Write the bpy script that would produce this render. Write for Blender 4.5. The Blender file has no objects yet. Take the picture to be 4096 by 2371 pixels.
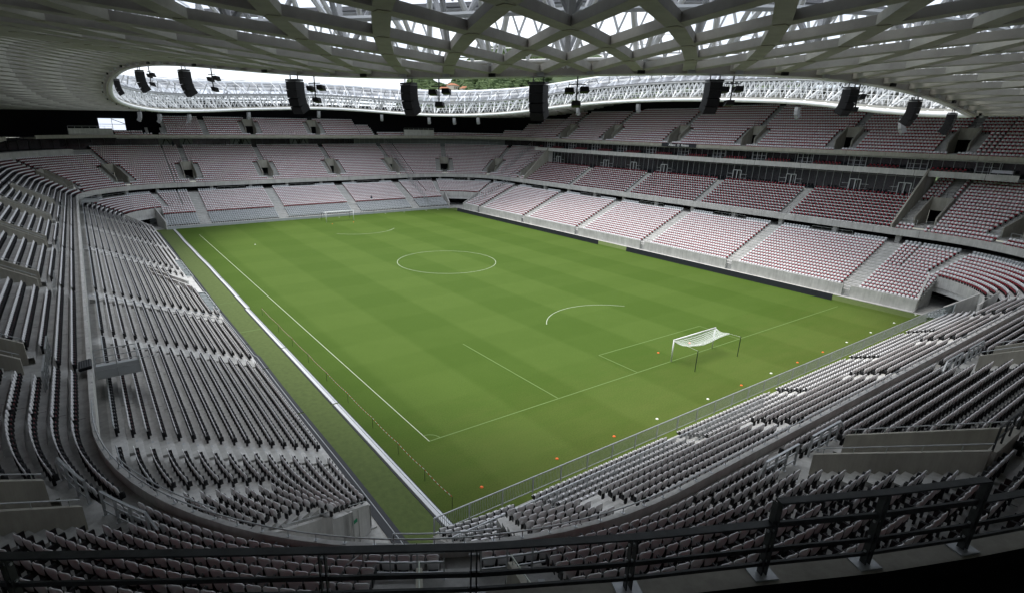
import bpy, math, random
import numpy as np
from math import pi, sin, cos, radians as R
random.seed(7); rng = np.random.default_rng(7)
S = bpy.context.scene; COL = S.collection

# ------------------------------------------------------------------ camera
CAM = np.array([-53.218, -87.652, 23.900])
YAW, PITCH, ROLL = .6018, -.3531, .0150
FPX, PX, PY = 2234.31, 1906.1, 1325.5            # in pixels of the 4096 x 2371 photograph
YAW, PITCH, ROLL = [float(v) for v in (YAW, PITCH, ROLL)]
_f = np.array([sin(YAW)*cos(PITCH), cos(YAW)*cos(PITCH), sin(PITCH)])
_r = np.array([cos(YAW), -sin(YAW), 0]); _u = np.cross(_r, _f)
_r2 = _r*cos(ROLL)+_u*sin(ROLL); _u2 = -_r*sin(ROLL)+_u*cos(ROLL)
ROT = np.array([_r2, _u2, _f])
cd = bpy.data.cameras.new('camera'); cam = bpy.data.objects.new('camera', cd); COL.objects.link(cam)
from mathutils import Matrix, Vector
m3 = Matrix(((_r2[0], _u2[0], -_f[0]), (_r2[1], _u2[1], -_f[1]), (_r2[2], _u2[2], -_f[2])))
cam.matrix_world = Matrix.Translation(Vector(CAM)) @ m3.to_4x4()
cd.sensor_width = 36; cd.lens = 36*FPX/4096
cd.shift_x = (2048-PX)/4096; cd.shift_y = (PY-1185.5)/4096
cd.clip_start = .1; cd.clip_end = 5000
S.camera = cam
def proj(W):
    q = (np.atleast_2d(W)-CAM) @ ROT.T
    z = np.where(q[:, 2] > .3, q[:, 2], np.nan)
    return np.stack([PX+FPX*q[:, 0]/z, PY-FPX*q[:, 1]/z, q[:, 2]], 1)

# ------------------------------------------------------------------ sky, sun, exposure
SUN_EL, SUN_AZ = 74, -35
w = bpy.data.worlds.new('World'); S.world = w; w.use_nodes = True
nt = w.node_tree; nt.nodes.clear()
out = nt.nodes.new('ShaderNodeOutputWorld'); bg = nt.nodes.new('ShaderNodeBackground')
sky = nt.nodes.new('ShaderNodeTexSky'); sky.sky_type = 'NISHITA'; sky.sun_disc = False
sky.sun_elevation = R(SUN_EL); sky.sun_rotation = R(SUN_AZ)
tc = nt.nodes.new('ShaderNodeTexCoord'); mp = nt.nodes.new('ShaderNodeMapping'); mp.inputs['Scale'].default_value = (1.2, 1.2, 4.5)
nz = nt.nodes.new('ShaderNodeTexNoise'); nz.inputs['Scale'].default_value = 2.6; nz.inputs['Detail'].default_value = 7; nz.inputs['Roughness'].default_value = .55
cr = nt.nodes.new('ShaderNodeValToRGB')
cr.color_ramp.elements[0].position = .32; cr.color_ramp.elements[0].color = (4.9, 5.6, 6.7, 1)
cr.color_ramp.elements[1].position = .66; cr.color_ramp.elements[1].color = (9.6, 9.9, 10.4, 1)
mx = nt.nodes.new('ShaderNodeMix'); mx.data_type = 'RGBA'; mx.inputs['Factor'].default_value = .86
nt.links.new(tc.outputs['Generated'], mp.inputs['Vector']); nt.links.new(mp.outputs['Vector'], nz.inputs['Vector'])
nt.links.new(nz.outputs['Fac'], cr.inputs['Fac'])
nt.links.new(sky.outputs['Color'], mx.inputs[6]); nt.links.new(cr.outputs['Color'], mx.inputs[7])
nt.links.new(mx.outputs[2], bg.inputs['Color']); bg.inputs['Strength'].default_value = .10
nt.links.new(bg.outputs['Background'], out.inputs['Surface'])
sd = bpy.data.lights.new('sun', 'SUN'); sd.energy = 2.3; sd.angle = R(34); sd.color = (1, .97, .92)
so = bpy.data.objects.new('sun', sd); COL.objects.link(so)
_sd = Vector((sin(R(SUN_AZ))*cos(R(SUN_EL)), cos(R(SUN_AZ))*cos(R(SUN_EL)), sin(R(SUN_EL))))
so.rotation_euler = _sd.to_track_quat('Z', 'Y').to_euler(); so.location = _sd*200
S.view_settings.view_transform = 'Standard'; S.view_settings.look = 'None'
S.view_settings.exposure = .88; S.view_settings.gamma = 1
try:
    S.cycles.max_bounces = 6; S.cycles.diffuse_bounces = 4; S.cycles.transparent_max_bounces = 12
    S.cycles.use_denoising = True
except Exception: pass

# ------------------------------------------------------------------ materials
def material(name, col, rough=.7, metal=0, noise=None, col2=None, nscale=1.0, bump=0, bscale=20, spec=.3):
    m = bpy.data.materials.new(name); m.use_nodes = True; t = m.node_tree; b = t.nodes['Principled BSDF']
    b.inputs['Base Color'].default_value = (*col, 1); b.inputs['Roughness'].default_value = rough
    b.inputs['Metallic'].default_value = metal; b.inputs['Specular IOR Level'].default_value = spec
    tc = t.nodes.new('ShaderNodeTexCoord')
    if noise:
        n = t.nodes.new('ShaderNodeTexNoise'); n.inputs['Scale'].default_value = nscale; n.inputs['Detail'].default_value = 6; n.inputs['Roughness'].default_value = .65
        c = t.nodes.new('ShaderNodeValToRGB'); c.color_ramp.elements[0].position = .35; c.color_ramp.elements[1].position = .68
        c.color_ramp.elements[0].color = (*(col2 or tuple(v*(1-noise) for v in col)), 1); c.color_ramp.elements[1].color = (*col, 1)
        t.links.new(tc.outputs['Object'], n.inputs['Vector']); t.links.new(n.outputs['Fac'], c.inputs['Fac']); t.links.new(c.outputs['Color'], b.inputs['Base Color'])
    if name.endswith('concrete'):
        prev = b.inputs['Base Color'].links[0].from_socket
        mpg = t.nodes.new('ShaderNodeMapping'); mpg.inputs['Scale'].default_value = (2.2, 2.2, .22); n3 = t.nodes.new('ShaderNodeTexNoise'); n3.inputs['Scale'].default_value = 1.3; n3.inputs['Detail'].default_value = 8; n3.inputs['Roughness'].default_value = .7
        mr = t.nodes.new('ShaderNodeMapRange'); mr.inputs['From Min'].default_value = .35; mr.inputs['From Max'].default_value = .7; mr.inputs['To Min'].default_value = .80; mr.inputs['To Max'].default_value = 1.06
        sc_ = t.nodes.new('ShaderNodeVectorMath'); sc_.operation = 'SCALE'
        t.links.new(tc.outputs['Object'], mpg.inputs['Vector']); t.links.new(mpg.outputs['Vector'], n3.inputs['Vector']); t.links.new(n3.outputs['Fac'], mr.inputs['Value'])
        t.links.new(prev, sc_.inputs[0]); t.links.new(mr.outputs[0], sc_.inputs['Scale']); t.links.new(sc_.outputs[0], b.inputs['Base Color'])
    if bump:
        n2 = t.nodes.new('ShaderNodeTexNoise'); n2.inputs['Scale'].default_value = bscale; n2.inputs['Detail'].default_value = 4
        bp = t.nodes.new('ShaderNodeBump'); bp.inputs['Strength'].default_value = bump; bp.inputs['Distance'].default_value = .02
        t.links.new(tc.outputs['Object'], n2.inputs['Vector']); t.links.new(n2.outputs['Fac'], bp.inputs['Height']); t.links.new(bp.outputs['Normal'], b.inputs['Normal'])
    return m
M = {}
M['concrete'] = material('concrete', (.54, .535, .51), .85, noise=.28, nscale=.9, bump=.25, bscale=14)
M['terrace'] = material('shaded_terrace_concrete', (.50, .495, .475), .85, noise=.3, nscale=.7, bump=.25, bscale=12)  # same concrete toned down, the dimmer light put into the colour
M['lit_lower_terrace'] = material('lit_lower_terrace_concrete', (.66, .655, .635), .85, noise=.2, nscale=.7, bump=.25, bscale=12)  # same concrete made paler, brighter light on the lower tier painted in
M['wall'] = material('wall_concrete', (.60, .59, .565), .85, noise=.22, nscale=.6, bump=.2, bscale=10)
M['beige'] = material('beige_concrete', (.43, .41, .355), .85, noise=.2, nscale=.5)
M['dark'] = material('shade_joint_black', (.012, .012, .014), .9)  # near-black: painted shade inside openings and recesses, also real joints
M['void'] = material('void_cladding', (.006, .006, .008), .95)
M['seat_white'] = material('white_seat_plastic', (.78, .77, .78), .42, noise=.07, nscale=.6, spec=.5)
M['seat_red'] = material('red_seat_pad', (.34, .02, .034), .5, noise=.2, nscale=.5, spec=.4)
M['seat_black'] = material('black_seat_bracket', (.015, .015, .017), .5)
M['seat_grey'] = material('grey_seat_plastic', (.42, .44, .455), .45)
M['galv'] = material('galvanised_steel', (.52, .54, .55), .42, .55, noise=.25, nscale=4, spec=.5)
M['galv_dark'] = material('weathered_rail_steel', (.075, .08, .08), .5, .5, noise=.4, nscale=3)
M['beam'] = material('painted_roof_beam', (.40, .388, .345), .75, noise=.22, nscale=.8)
M['beam_warm'] = material('roof_beam_underside', (.36, .35, .28), .75, noise=.2, nscale=.8)
M['tube'] = material('white_roof_tube', (.70, .71, .71), .45, .1, noise=.1, nscale=1)
M['tube_grey'] = material('grey_roof_tube', (.33, .335, .34), .5, .2)
M['speaker'] = material('black_speaker_grille', (.010, .010, .011), .55)
M['speaker_top'] = material('speaker_grey_top', (.22, .22, .23), .5)
M['adboard'] = material('black_advertising_board', (.020, .022, .027), .45)
M['mat'] = material('black_mat', (.022, .024, .028), .6)
M['strip'] = material('white_cable_cover', (.62, .63, .65), .4)
M['glassdark'] = material('dark_glazing', (.010, .012, .014), .08, 0, spec=.6)
M['glassgrey'] = material('grey_glazing', (.15, .17, .175), .25)
M['mullion'] = material('light_mullion', (.33, .34, .34), .4, .4)
M['frame'] = material('pale_door_frame', (.55, .56, .56), .4)
M['line'] = material('white_line_paint', (.44, .49, .38), .8)
M['linefaint'] = material('worn_line_paint', (.13, .20, .06), .8)
M['post'] = material('white_goal_paint', (.82, .83, .83), .35)
M['darkgreen'] = material('dark_green_pole', (.02, .035, .03), .5)
M['orange'] = material('orange_marker', (.85, .16, .03), .5)
M['whitep'] = material('white_marker', (.82, .84, .76), .5)
M['red'] = material('red_paint', (.55, .02, .02), .5)
M['skin'] = material('skin', (.45, .26, .18), .6)
M['navy'] = material('navy_clothing', (.03, .04, .06), .8)
M['hiviz'] = material('yellow_vest', (.55, .75, .05), .6)
M['green_sign'] = material('green_sign', (.02, .25, .12), .5)
M['hair'] = material('dark_hair', (.02, .015, .01), .7)

def grass_material():
    m = bpy.data.materials.new('pitch_grass'); m.use_nodes = True; t = m.node_tree; b = t.nodes['Principled BSDF']
    N = t.nodes.new; L = t.links.new
    tc = N('ShaderNodeTexCoord'); sx = N('ShaderNodeSeparateXYZ'); L(tc.outputs['Object'], sx.inputs['Vector'])
    def band(sock, width, phase):
        a = N('ShaderNodeMath'); a.operation = 'MULTIPLY_ADD'; L(sock, a.inputs[0]); a.inputs[1].default_value = pi/width; a.inputs[2].default_value = phase
        s = N('ShaderNodeMath'); s.operation = 'SINE'; L(a.outputs[0], s.inputs[0])
        k = N('ShaderNodeMath'); k.operation = 'MULTIPLY_ADD'; L(s.outputs[0], k.inputs[0]); k.inputs[1].default_value = 3.2; k.inputs[2].default_value = .5; k.use_clamp = True
        return k.outputs[0]
    bx = band(sx.outputs['X'], 7.55, .95); by = band(sx.outputs['Y'], 5.9, .4)
    ad = N('ShaderNodeMath'); ad.operation = 'MULTIPLY_ADD'; L(by, ad.inputs[0]); ad.inputs[1].default_value = .26; ad.inputs[2].default_value = 0
    m1 = N('ShaderNodeMath'); m1.operation = 'MULTIPLY_ADD'; L(bx, m1.inputs[0]); m1.inputs[1].default_value = .62; L(ad.outputs[0], m1.inputs[2])
    wn = N('ShaderNodeTexNoise'); wn.inputs['Scale'].default_value = .35; wn.inputs['Detail'].default_value = 8; wn.inputs['Roughness'].default_value = .7; L(tc.outputs['Object'], wn.inputs['Vector'])
    m2 = N('ShaderNodeMath'); m2.operation = 'MULTIPLY_ADD'; L(wn.outputs['Fac'], m2.inputs[0]); m2.inputs[1].default_value = .9; m2.inputs[2].default_value = -.45
    m3_ = N('ShaderNodeMath'); m3_.operation = 'ADD'; L(m1.outputs[0], m3_.inputs[0]); L(m2.outputs[0], m3_.inputs[1]); m3_.use_clamp = True
    c = N('ShaderNodeValToRGB'); L(m3_.outputs[0], c.inputs['Fac'])
    c.color_ramp.elements[0].color = (.049, .090, .009, 1); c.color_ramp.elements[1].color = (.066, .110, .016, 1)
    # worn soil streaks, mainly behind the goal lines
    st = N('ShaderNodeTexNoise'); mpn = N('ShaderNodeMapping'); mpn.inputs['Scale'].default_value = (.28, .9, 1); L(tc.outputs['Object'], mpn.inputs['Vector']); L(mpn.outputs['Vector'], st.inputs['Vector'])
    st.inputs['Scale'].default_value = .9; st.inputs['Detail'].default_value = 10; st.inputs['Roughness'].default_value = .75
    ay = N('ShaderNodeMath'); ay.operation = 'MULTIPLY_ADD'; L(sx.outputs['Y'], ay.inputs[0]); ay.inputs[1].default_value = -.030; ay.inputs[2].default_value = -1.32
    aa = N('ShaderNodeMath'); aa.operation = 'ADD'; L(st.outputs['Fac'], aa.inputs[0]); L(ay.outputs[0], aa.inputs[1])
    rs = N('ShaderNodeMapRange'); L(aa.outputs[0], rs.inputs['Value']); rs.inputs['From Min'].default_value = .62; rs.inputs['From Max'].default_value = 1.15; rs.inputs['To Max'].default_value = .17
    mxx = N('ShaderNodeMix'); mxx.data_type = 'RGBA'; L(rs.outputs[0], mxx.inputs['Factor']); L(c.outputs['Color'], mxx.inputs[6]); mxx.inputs[7].default_value = (.17, .135, .05, 1)
    # fine blade texture
    fn = N('ShaderNodeTexNoise'); fn.inputs['Scale'].default_value = 9; fn.inputs['Detail'].default_value = 6; L(tc.outputs['Object'], fn.inputs['Vector'])
    fr = N('ShaderNodeMapRange'); L(fn.outputs['Fac'], fr.inputs['Value']); fr.inputs['From Min'].default_value = .3; fr.inputs['From Max'].default_value = .7; fr.inputs['To Min'].default_value = .82; fr.inputs['To Max'].default_value = 1.14
    vm = N('ShaderNodeVectorMath'); vm.operation = 'SCALE'; L(mxx.outputs[2], vm.inputs[0]); L(fr.outputs[0], vm.inputs['Scale'])
    L(vm.outputs[0], b.inputs['Base Color']); b.inputs['Roughness'].default_value = .85; b.inputs['Specular IOR Level'].default_value = .15
    bp = N('ShaderNodeBump'); bp.inputs['Strength'].default_value = .3; L(fn.outputs['Fac'], bp.inputs['Height']); L(bp.outputs['Normal'], b.inputs['Normal'])
    return m
M['grass'] = grass_material()
M['turf'] = material('olive_turf', (.098, .135, .038), .9, noise=.35, col2=(.072, .102, .028), nscale=2.2, bump=.4, bscale=8)
M['etfe'] = None
def etfe():
    m = bpy.data.materials.new('etfe_foil'); m.use_nodes = True; t = m.node_tree; t.nodes.clear(); N = t.nodes.new
    o = N('ShaderNodeOutputMaterial'); tr = N('ShaderNodeBsdfTransparent'); df = N('ShaderNodeBsdfDiffuse'); tl = N('ShaderNodeBsdfTranslucent')
    tr.inputs[0].default_value = (.93, .96, 1, 1); df.inputs[0].default_value = (.70, .73, .80, 1); tl.inputs[0].default_value = (.80, .83, .90, 1)
    tcn = N('ShaderNodeTexCoord'); nn = N('ShaderNodeTexNoise'); nn.inputs['Scale'].default_value = .25; nn.inputs['Detail'].default_value = 4
    rr_ = N('ShaderNodeMapRange'); rr_.inputs['From Min'].default_value = .3; rr_.inputs['From Max'].default_value = .7; rr_.inputs['To Min'].default_value = .25; rr_.inputs['To Max'].default_value = .6
    a = N('ShaderNodeMixShader'); a.inputs[0].default_value = .55; b_ = N('ShaderNodeMixShader')
    t.links.new(tcn.outputs['Object'], nn.inputs['Vector']); t.links.new(nn.outputs['Fac'], rr_.inputs['Value']); t.links.new(rr_.outputs[0], b_.inputs[0])
    t.links.new(df.outputs[0], a.inputs[1]); t.links.new(tl.outputs[0], a.inputs[2])
    t.links.new(tr.outputs[0], b_.inputs[1]); t.links.new(a.outputs[0], b_.inputs[2]); t.links.new(b_.outputs[0], o.inputs[0])
    return m
M['etfe'] = etfe()
M['membrane'] = material('roof_membrane', (.50, .51, .52), .8, noise=.15, nscale=.3)
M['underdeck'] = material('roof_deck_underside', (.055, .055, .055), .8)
def clearglass(name, tint, k):
    m = bpy.data.materials.new(name); m.use_nodes = True; t = m.node_tree; t.nodes.clear(); N = t.nodes.new
    o = N('ShaderNodeOutputMaterial'); tr = N('ShaderNodeBsdfTransparent'); gl = N('ShaderNodeBsdfGlossy'); a = N('ShaderNodeMixShader')
    tr.inputs[0].default_value = (*tint, 1); gl.inputs['Roughness'].default_value = .1; a.inputs[0].default_value = k
    t.links.new(tr.outputs[0], a.inputs[1]); t.links.new(gl.outputs[0], a.inputs[2]); t.links.new(a.outputs[0], o.inputs[0]); return m
M['glass'] = clearglass('dugout_glass', (.75, .8, .82), .25)
M['net'] = clearglass('goal_net_mesh', (1, 1, 1), 0)
def netmat():
    m = M['net']; t = m.node_tree; t.nodes.clear(); N = t.nodes.new
    o = N('ShaderNodeOutputMaterial'); tr = N('ShaderNodeBsdfTransparent'); df = N('ShaderNodeBsdfDiffuse'); df.inputs[0].default_value = (.85, .88, .88, 1)
    uv = N('ShaderNodeTexCoord'); s = N('ShaderNodeSeparateXYZ'); t.links.new(uv.outputs['UV'], s.inputs[0]); outs = []
    for k in ('X', 'Y'):
        f = N('ShaderNodeMath'); f.operation = 'FRACT'; t.links.new(s.outputs[k], f.inputs[0])
        l = N('ShaderNodeMath'); l.operation = 'LESS_THAN'; t.links.new(f.outputs[0], l.inputs[0]); l.inputs[1].default_value = .17; outs.append(l)
    mxn = N('ShaderNodeMath'); mxn.operation = 'MAXIMUM'; t.links.new(outs[0].outputs[0], mxn.inputs[0]); t.links.new(outs[1].outputs[0], mxn.inputs[1])
    a = N('ShaderNodeMixShader'); t.links.new(mxn.outputs[0], a.inputs[0]); t.links.new(tr.outputs[0], a.inputs[1]); t.links.new(df.outputs[0], a.inputs[2]); t.links.new(a.outputs[0], o.inputs[0])
netmat()

# ------------------------------------------------------------------ mesh helpers
class MB:
    def __init__(s): s.v = []; s.f = []; s.m = []; s.mats = []
    def mi(s, m):
        if m is None: m = M['concrete']
        if m not in s.mats: s.mats.append(m)
        return s.mats.index(m)
    def poly(s, pts, m=None):
        n = len(s.v); s.v += [tuple(p) for p in pts]; s.f.append(tuple(range(n, n+len(pts)))); s.m.append(s.mi(m))
    def faces(s, vs, fs, m=None):
        n = len(s.v); s.v += [tuple(p) for p in vs]; k = s.mi(m)
        for f in fs: s.f.append(tuple(i+n for i in f)); s.m.append(k)
    def hexa(s, b, t, m=None):   # bottom quad, top quad (same order)
        s.faces(list(b)+list(t), [(3, 2, 1, 0), (4, 5, 6, 7), (0, 1, 5, 4), (1, 2, 6, 5), (2, 3, 7, 6), (3, 0, 4, 7)], m)
    def box(s, c, size, rz=0, m=None):
        x, y, z = c; a, b, h = [v/2 for v in size]; ca, sa = cos(rz), sin(rz)
        q = [(x+ca*i-sa*j, y+sa*i+ca*j) for i, j in ((-a, -b), (a, -b), (a, b), (-a, b))]
        s.hexa([(*p, z-h) for p in q], [(*p, z+h) for p in q], m)
    def bar(s, p0, p1, w, h, m=None, up=(0, 0, 1)):   # rectangular bar, h along up
        p0 = np.array(p0, float); p1 = np.array(p1, float); d = p1-p0; L = np.linalg.norm(d)
        if L < 1e-6: return
        d /= L; u = np.array(up, float)
        if abs(d @ u) > .97: u = np.array((1., 0, 0))
        sd_ = np.cross(d, u); sd_ /= np.linalg.norm(sd_); u = np.cross(sd_, d)
        A = [p0-sd_*w/2-u*h/2, p0+sd_*w/2-u*h/2, p0+sd_*w/2+u*h/2, p0-sd_*w/2+u*h/2]
        B = [a+d*L for a in A]
        s.faces(A+B, [(0, 1, 2, 3), (7, 6, 5, 4), (0, 4, 5, 1), (1, 5, 6, 2), (2, 6, 7, 3), (3, 7, 4, 0)], m)
    def tube(s, pts, r, n=6, m=None, closed=False):
        pts = [np.array(p, float) for p in pts]; K = len(pts); vs = []
        for i, p in enumerate(pts):
            a = pts[(i-1) % K] if (closed or i > 0) else p; b = pts[(i+1) % K] if (closed or i < K-1) else p
            d = b-a; d = d/(np.linalg.norm(d)+1e-9); u = np.array((0, 0, 1.)) if abs(d[2]) < .9 else np.array((1., 0, 0))
            e = np.cross(d, u); e /= np.linalg.norm(e); g = np.cross(e, d)
            for k in range(n): t = 2*pi*k/n; vs.append(p+r*(cos(t)*e+sin(t)*g))
        fs = []
        for i in range(K if closed else K-1):
            j = (i+1) % K
            for k in range(n): l = (k+1) % n; fs.append((i*n+k, i*n+l, j*n+l, j*n+k))
        if not closed: fs += [tuple(range(n-1, -1, -1)), tuple((K-1)*n+k for k in range(n))]
        s.faces(vs, fs, m)
    def sweep(s, path, us, prof, m=None, closed=True, cap=True):
        """prof: list of (d, z or function(u)->z) swept along path at us; closed profile gives a solid"""
        vs = []; n = len(prof)
        for u in us:
            for d, z in prof:
                x, y = path.P(u, d(u) if callable(d) else d); vs.append((x, y, z(u) if callable(z) else z))
        fs = []
        for i in range(len(us)-1):
            for k in range(n if closed else n-1): l = (k+1) % n; fs.append((i*n+k, (i+1)*n+k, (i+1)*n+l, i*n+l))
        if closed and cap: fs += [tuple(range(n)), tuple((len(us)-1)*n+k for k in range(n-1, -1, -1))]
        s.faces(vs, fs, m)
    def obj(s, name, parent=None, smooth=False, loc=None):
        me = bpy.data.meshes.new(name)
        v = np.array(s.v, float).reshape(-1, 3)
        if loc is not None: v = v-np.array(loc)
        me.from_pydata([tuple(p) for p in v], [], s.f)
        for m in s.mats: me.materials.append(m)
        me.polygons.foreach_set('material_index', s.m)
        if smooth: me.polygons.foreach_set('use_smooth', [True]*len(s.f))
        me.update(); o = bpy.data.objects.new(name, me); COL.objects.link(o)
        if loc is not None: o.location = loc
        if parent: o.parent = parent
        return o
def tag(o, label=None, cat=None, group=None, kind=None):
    if label: o['label'] = label
    if cat: o['category'] = cat
    if group: o['group'] = group
    if kind: o['kind'] = kind
    return o
def thing(name, label, cat, loc=(0, 0, 0), rz=0, group=None):
    o = bpy.data.objects.new(name, None); COL.objects.link(o); o.location = loc; o.rotation_euler = (0, 0, rz); o.empty_display_size = .3
    return tag(o, label, cat, group)
def copy_tree(o, parent=None):
    c = o.copy(); COL.objects.link(c); c.parent = parent
    for ch in list(o.children): copy_tree(ch, c)
    return c

def split_parts(o, most=100, gap=.35):
    """one object per separate piece (pieces closer than gap stay together); beyond the largest ones a single stuff part"""
    me = o.data; n = len(me.vertices); par = list(range(n))
    def fd(a):
        while par[a] != a: par[a] = par[par[a]]; a = par[a]
        return a
    F_ = [tuple(p.vertices) for p in me.polygons]; Mi = [p.material_index for p in me.polygons]; co = [tuple(v.co) for v in me.vertices]
    for f in F_:
        r0 = fd(f[0])
        for v in f[1:]: par[fd(v)] = r0
    comp = {}
    for i, f in enumerate(F_): comp.setdefault(fd(f[0]), []).append(i)
    C_ = []
    for fs in comp.values():
        vv = np.array([co[v] for i in fs for v in F_[i]]); C_.append([vv.min(0), vv.max(0), fs])
    g = list(range(len(C_)))
    def fg(a):
        while g[a] != a: a = g[a]
        return a
    if gap >= 0:
        lo = np.array([c[0] for c in C_])-gap/2; hi = np.array([c[1] for c in C_])+gap/2
        for i in range(len(C_)):
            t_ = np.nonzero(np.all((lo[i] <= hi[i+1:]) & (hi[i] >= lo[i+1:]), axis=1))[0]
            for j in t_: g[fg(i+1+int(j))] = fg(i)
    gr = {}
    for i in range(len(C_)): gr.setdefault(fg(i), []).extend(C_[i][2])
    gl_ = sorted(gr.values(), key=lambda q: min(np.linalg.norm(np.array(co[F_[i][0]])-CAM) for i in q))
    if len(gl_) < 2: return [o]
    res_ = []
    for k, fs in enumerate(gl_[:most]+([sum(gl_[most:], [])] if len(gl_) > most else [])):
        m2 = {}; vs = []; ff = []
        for i in fs:
            t_ = []
            for v in F_[i]:
                if v not in m2: m2[v] = len(vs); vs.append(co[v])
                t_.append(m2[v])
            ff.append(t_)
        nm = bpy.data.meshes.new(me.name); nm.from_pydata(vs, [], ff)
        for m_ in me.materials: nm.materials.append(m_)
        nm.polygons.foreach_set('material_index', [Mi[i] for i in fs]); nm.update()
        p = bpy.data.objects.new(o.name.split('.')[0], nm); COL.objects.link(p); p.parent = o.parent; p.location = o.location; p.rotation_euler = o.rotation_euler; res_.append(p)
        if k >= most: tag(p, kind='stuff')
    bpy.data.objects.remove(o); return res_

# ------------------------------------------------------------------ plan curves (rounded rectangles, u runs counter-clockwise from the right side's near end)
class RR:
    def __init__(s, a, b, r):
        s.a, s.b, s.r = a, b, r; s.ls, s.la, s.lt = 2*(b-r), r*pi/2, 2*(a-r)
        s.U = [0, s.ls, s.ls+s.la, s.ls+s.la+s.lt, s.ls+2*s.la+s.lt, 2*s.ls+2*s.la+s.lt, 2*s.ls+3*s.la+s.lt, 2*s.ls+3*s.la+2*s.lt]
        s.L = 2*(s.ls+s.lt)+4*s.la
    def F(s, u):   # point and outward normal
        u = u % s.L; U = s.U; a, b, r = s.a, s.b, s.r
        if u < U[1]: return (a, -(b-r)+u, 1, 0)
        if u < U[2]: t = (u-U[1])/r; return (a-r+r*cos(t), b-r+r*sin(t), cos(t), sin(t))
        if u < U[3]: return (a-r-(u-U[2]), b, 0, 1)
        if u < U[4]: t = pi/2+(u-U[3])/r; return (-(a-r)+r*cos(t), b-r+r*sin(t), cos(t), sin(t))
        if u < U[5]: return (-a, b-r-(u-U[4]), -1, 0)
        if u < U[6]: t = pi+(u-U[5])/r; return (-(a-r)+r*cos(t), -(b-r)+r*sin(t), cos(t), sin(t))
        if u < U[7]: return (-(a-r)+(u-U[6]), -b, 0, -1)
        t = 1.5*pi+(u-U[7])/r; return (a-r+r*cos(t), -(b-r)+r*sin(t), cos(t), sin(t))
    def P(s, u, d=0): x, y, nx, ny = s.F(u); return (x+nx*d, y+ny*d)
    def ang(s, u): x, y, nx, ny = s.F(u); return math.atan2(ny, nx)
    def uy(s, y): return y+(s.b-s.r)                       # right side
    def ux(s, x): return s.U[2]+(s.a-s.r)-x                # far end
    def uyl(s, y): return s.U[4]+(s.b-s.r)-y               # left side
    def uxb(s, x): return s.U[6]+x+(s.a-s.r)               # near end
    def straight(s, u): return any(lo-.01 <= u <= hi+.01 for lo, hi in ((s.U[0], s.U[1]), (s.U[2], s.U[3]), (s.U[4], s.U[5]), (s.U[6], s.U[7])))
    def samples(s, u0, u1, step=1.6):
        br = sorted([u0, u1]+[x for x in s.U+[s.L] if u0 < x < u1]); o = [br[0]]
        for a, b in zip(br, br[1:]):
            mid = (a+b)/2
            if s.straight(mid): o.append(b)
            else:
                n = max(1, int(math.ceil((b-a)/step))); o += [a+(b-a)*(i+1)/n for i in range(n)]
        return o
MC = RR(55.02, 75.65, 20.69); UC = RR(64.6, 82.7, 25.9)
class SE:             # inner edge of the roof: a superellipse, u = arc length
    def __init__(s, a, b, n):
        t = np.linspace(0, 2*pi, 2881); c, q = np.cos(t), np.sin(t)
        X = a*np.sign(c)*np.abs(c)**(2/n); Y = b*np.sign(q)*np.abs(q)**(2/n); S_l = np.r_[0, np.cumsum(np.hypot(np.diff(X), np.diff(Y)))]
        s.L = float(S_l[-1]); s.g = np.linspace(0, s.L, 1441); s.X = np.interp(s.g, S_l, X); s.Y = np.interp(s.g, S_l, Y)
        k = np.hanning(41); k /= k.sum(); tx, ty = np.gradient(s.X[:-1]), np.gradient(s.Y[:-1]); th = np.unwrap(np.arctan2(-tx, ty))
        th = np.convolve(np.r_[th[-20:]-2*pi, th, th[:20]+2*pi], k, 'valid'); s.T = np.r_[th, th[0]+2*pi]
    def F(s, u):
        u = u % s.L; th = float(np.interp(u, s.g, s.T)); return (float(np.interp(u, s.g, s.X)), float(np.interp(u, s.g, s.Y)), cos(th), sin(th))
    def P(s, u, d=0): x, y, nx, ny = s.F(u); return (x+nx*d, y+ny*d)
    def ang(s, u): x, y, nx, ny = s.F(u); return math.atan2(ny, nx)
    def straight(s, u): return False
RC = SE(48.3, 70, 2.2)
def intervals(lo, hi, gaps):
    """cut gaps [(a,b)] out of [lo,hi]"""
    o = []; cur = lo
    for a, b in sorted(gaps):
        if b <= lo or a >= hi: continue
        if a > cur: o.append((cur, a))
        cur = max(cur, b)
    if cur < hi: o.append((cur, hi))
    return [i for i in o if i[1]-i[0] > .05]

SEATS = []      # (x, y, z, angle, kind) ; angle = outward direction of the stand; kinds: 0 white/red, 1 grey, 2 business, 3 white only
def seat_row(path, u0, u1, d, z, kind, pitch=.5):
    n = int((u1-u0)/pitch * (1 if path.straight((u0+u1)/2) else (path.r+d)/path.r))
    if n < 1: return
    st = (u1-u0)/n
    for i in range(n):
        u = u0+st*(i+.5); x, y = path.P(u, d); SEATS.append((x, y, z, path.ang(u), kind))

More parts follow.
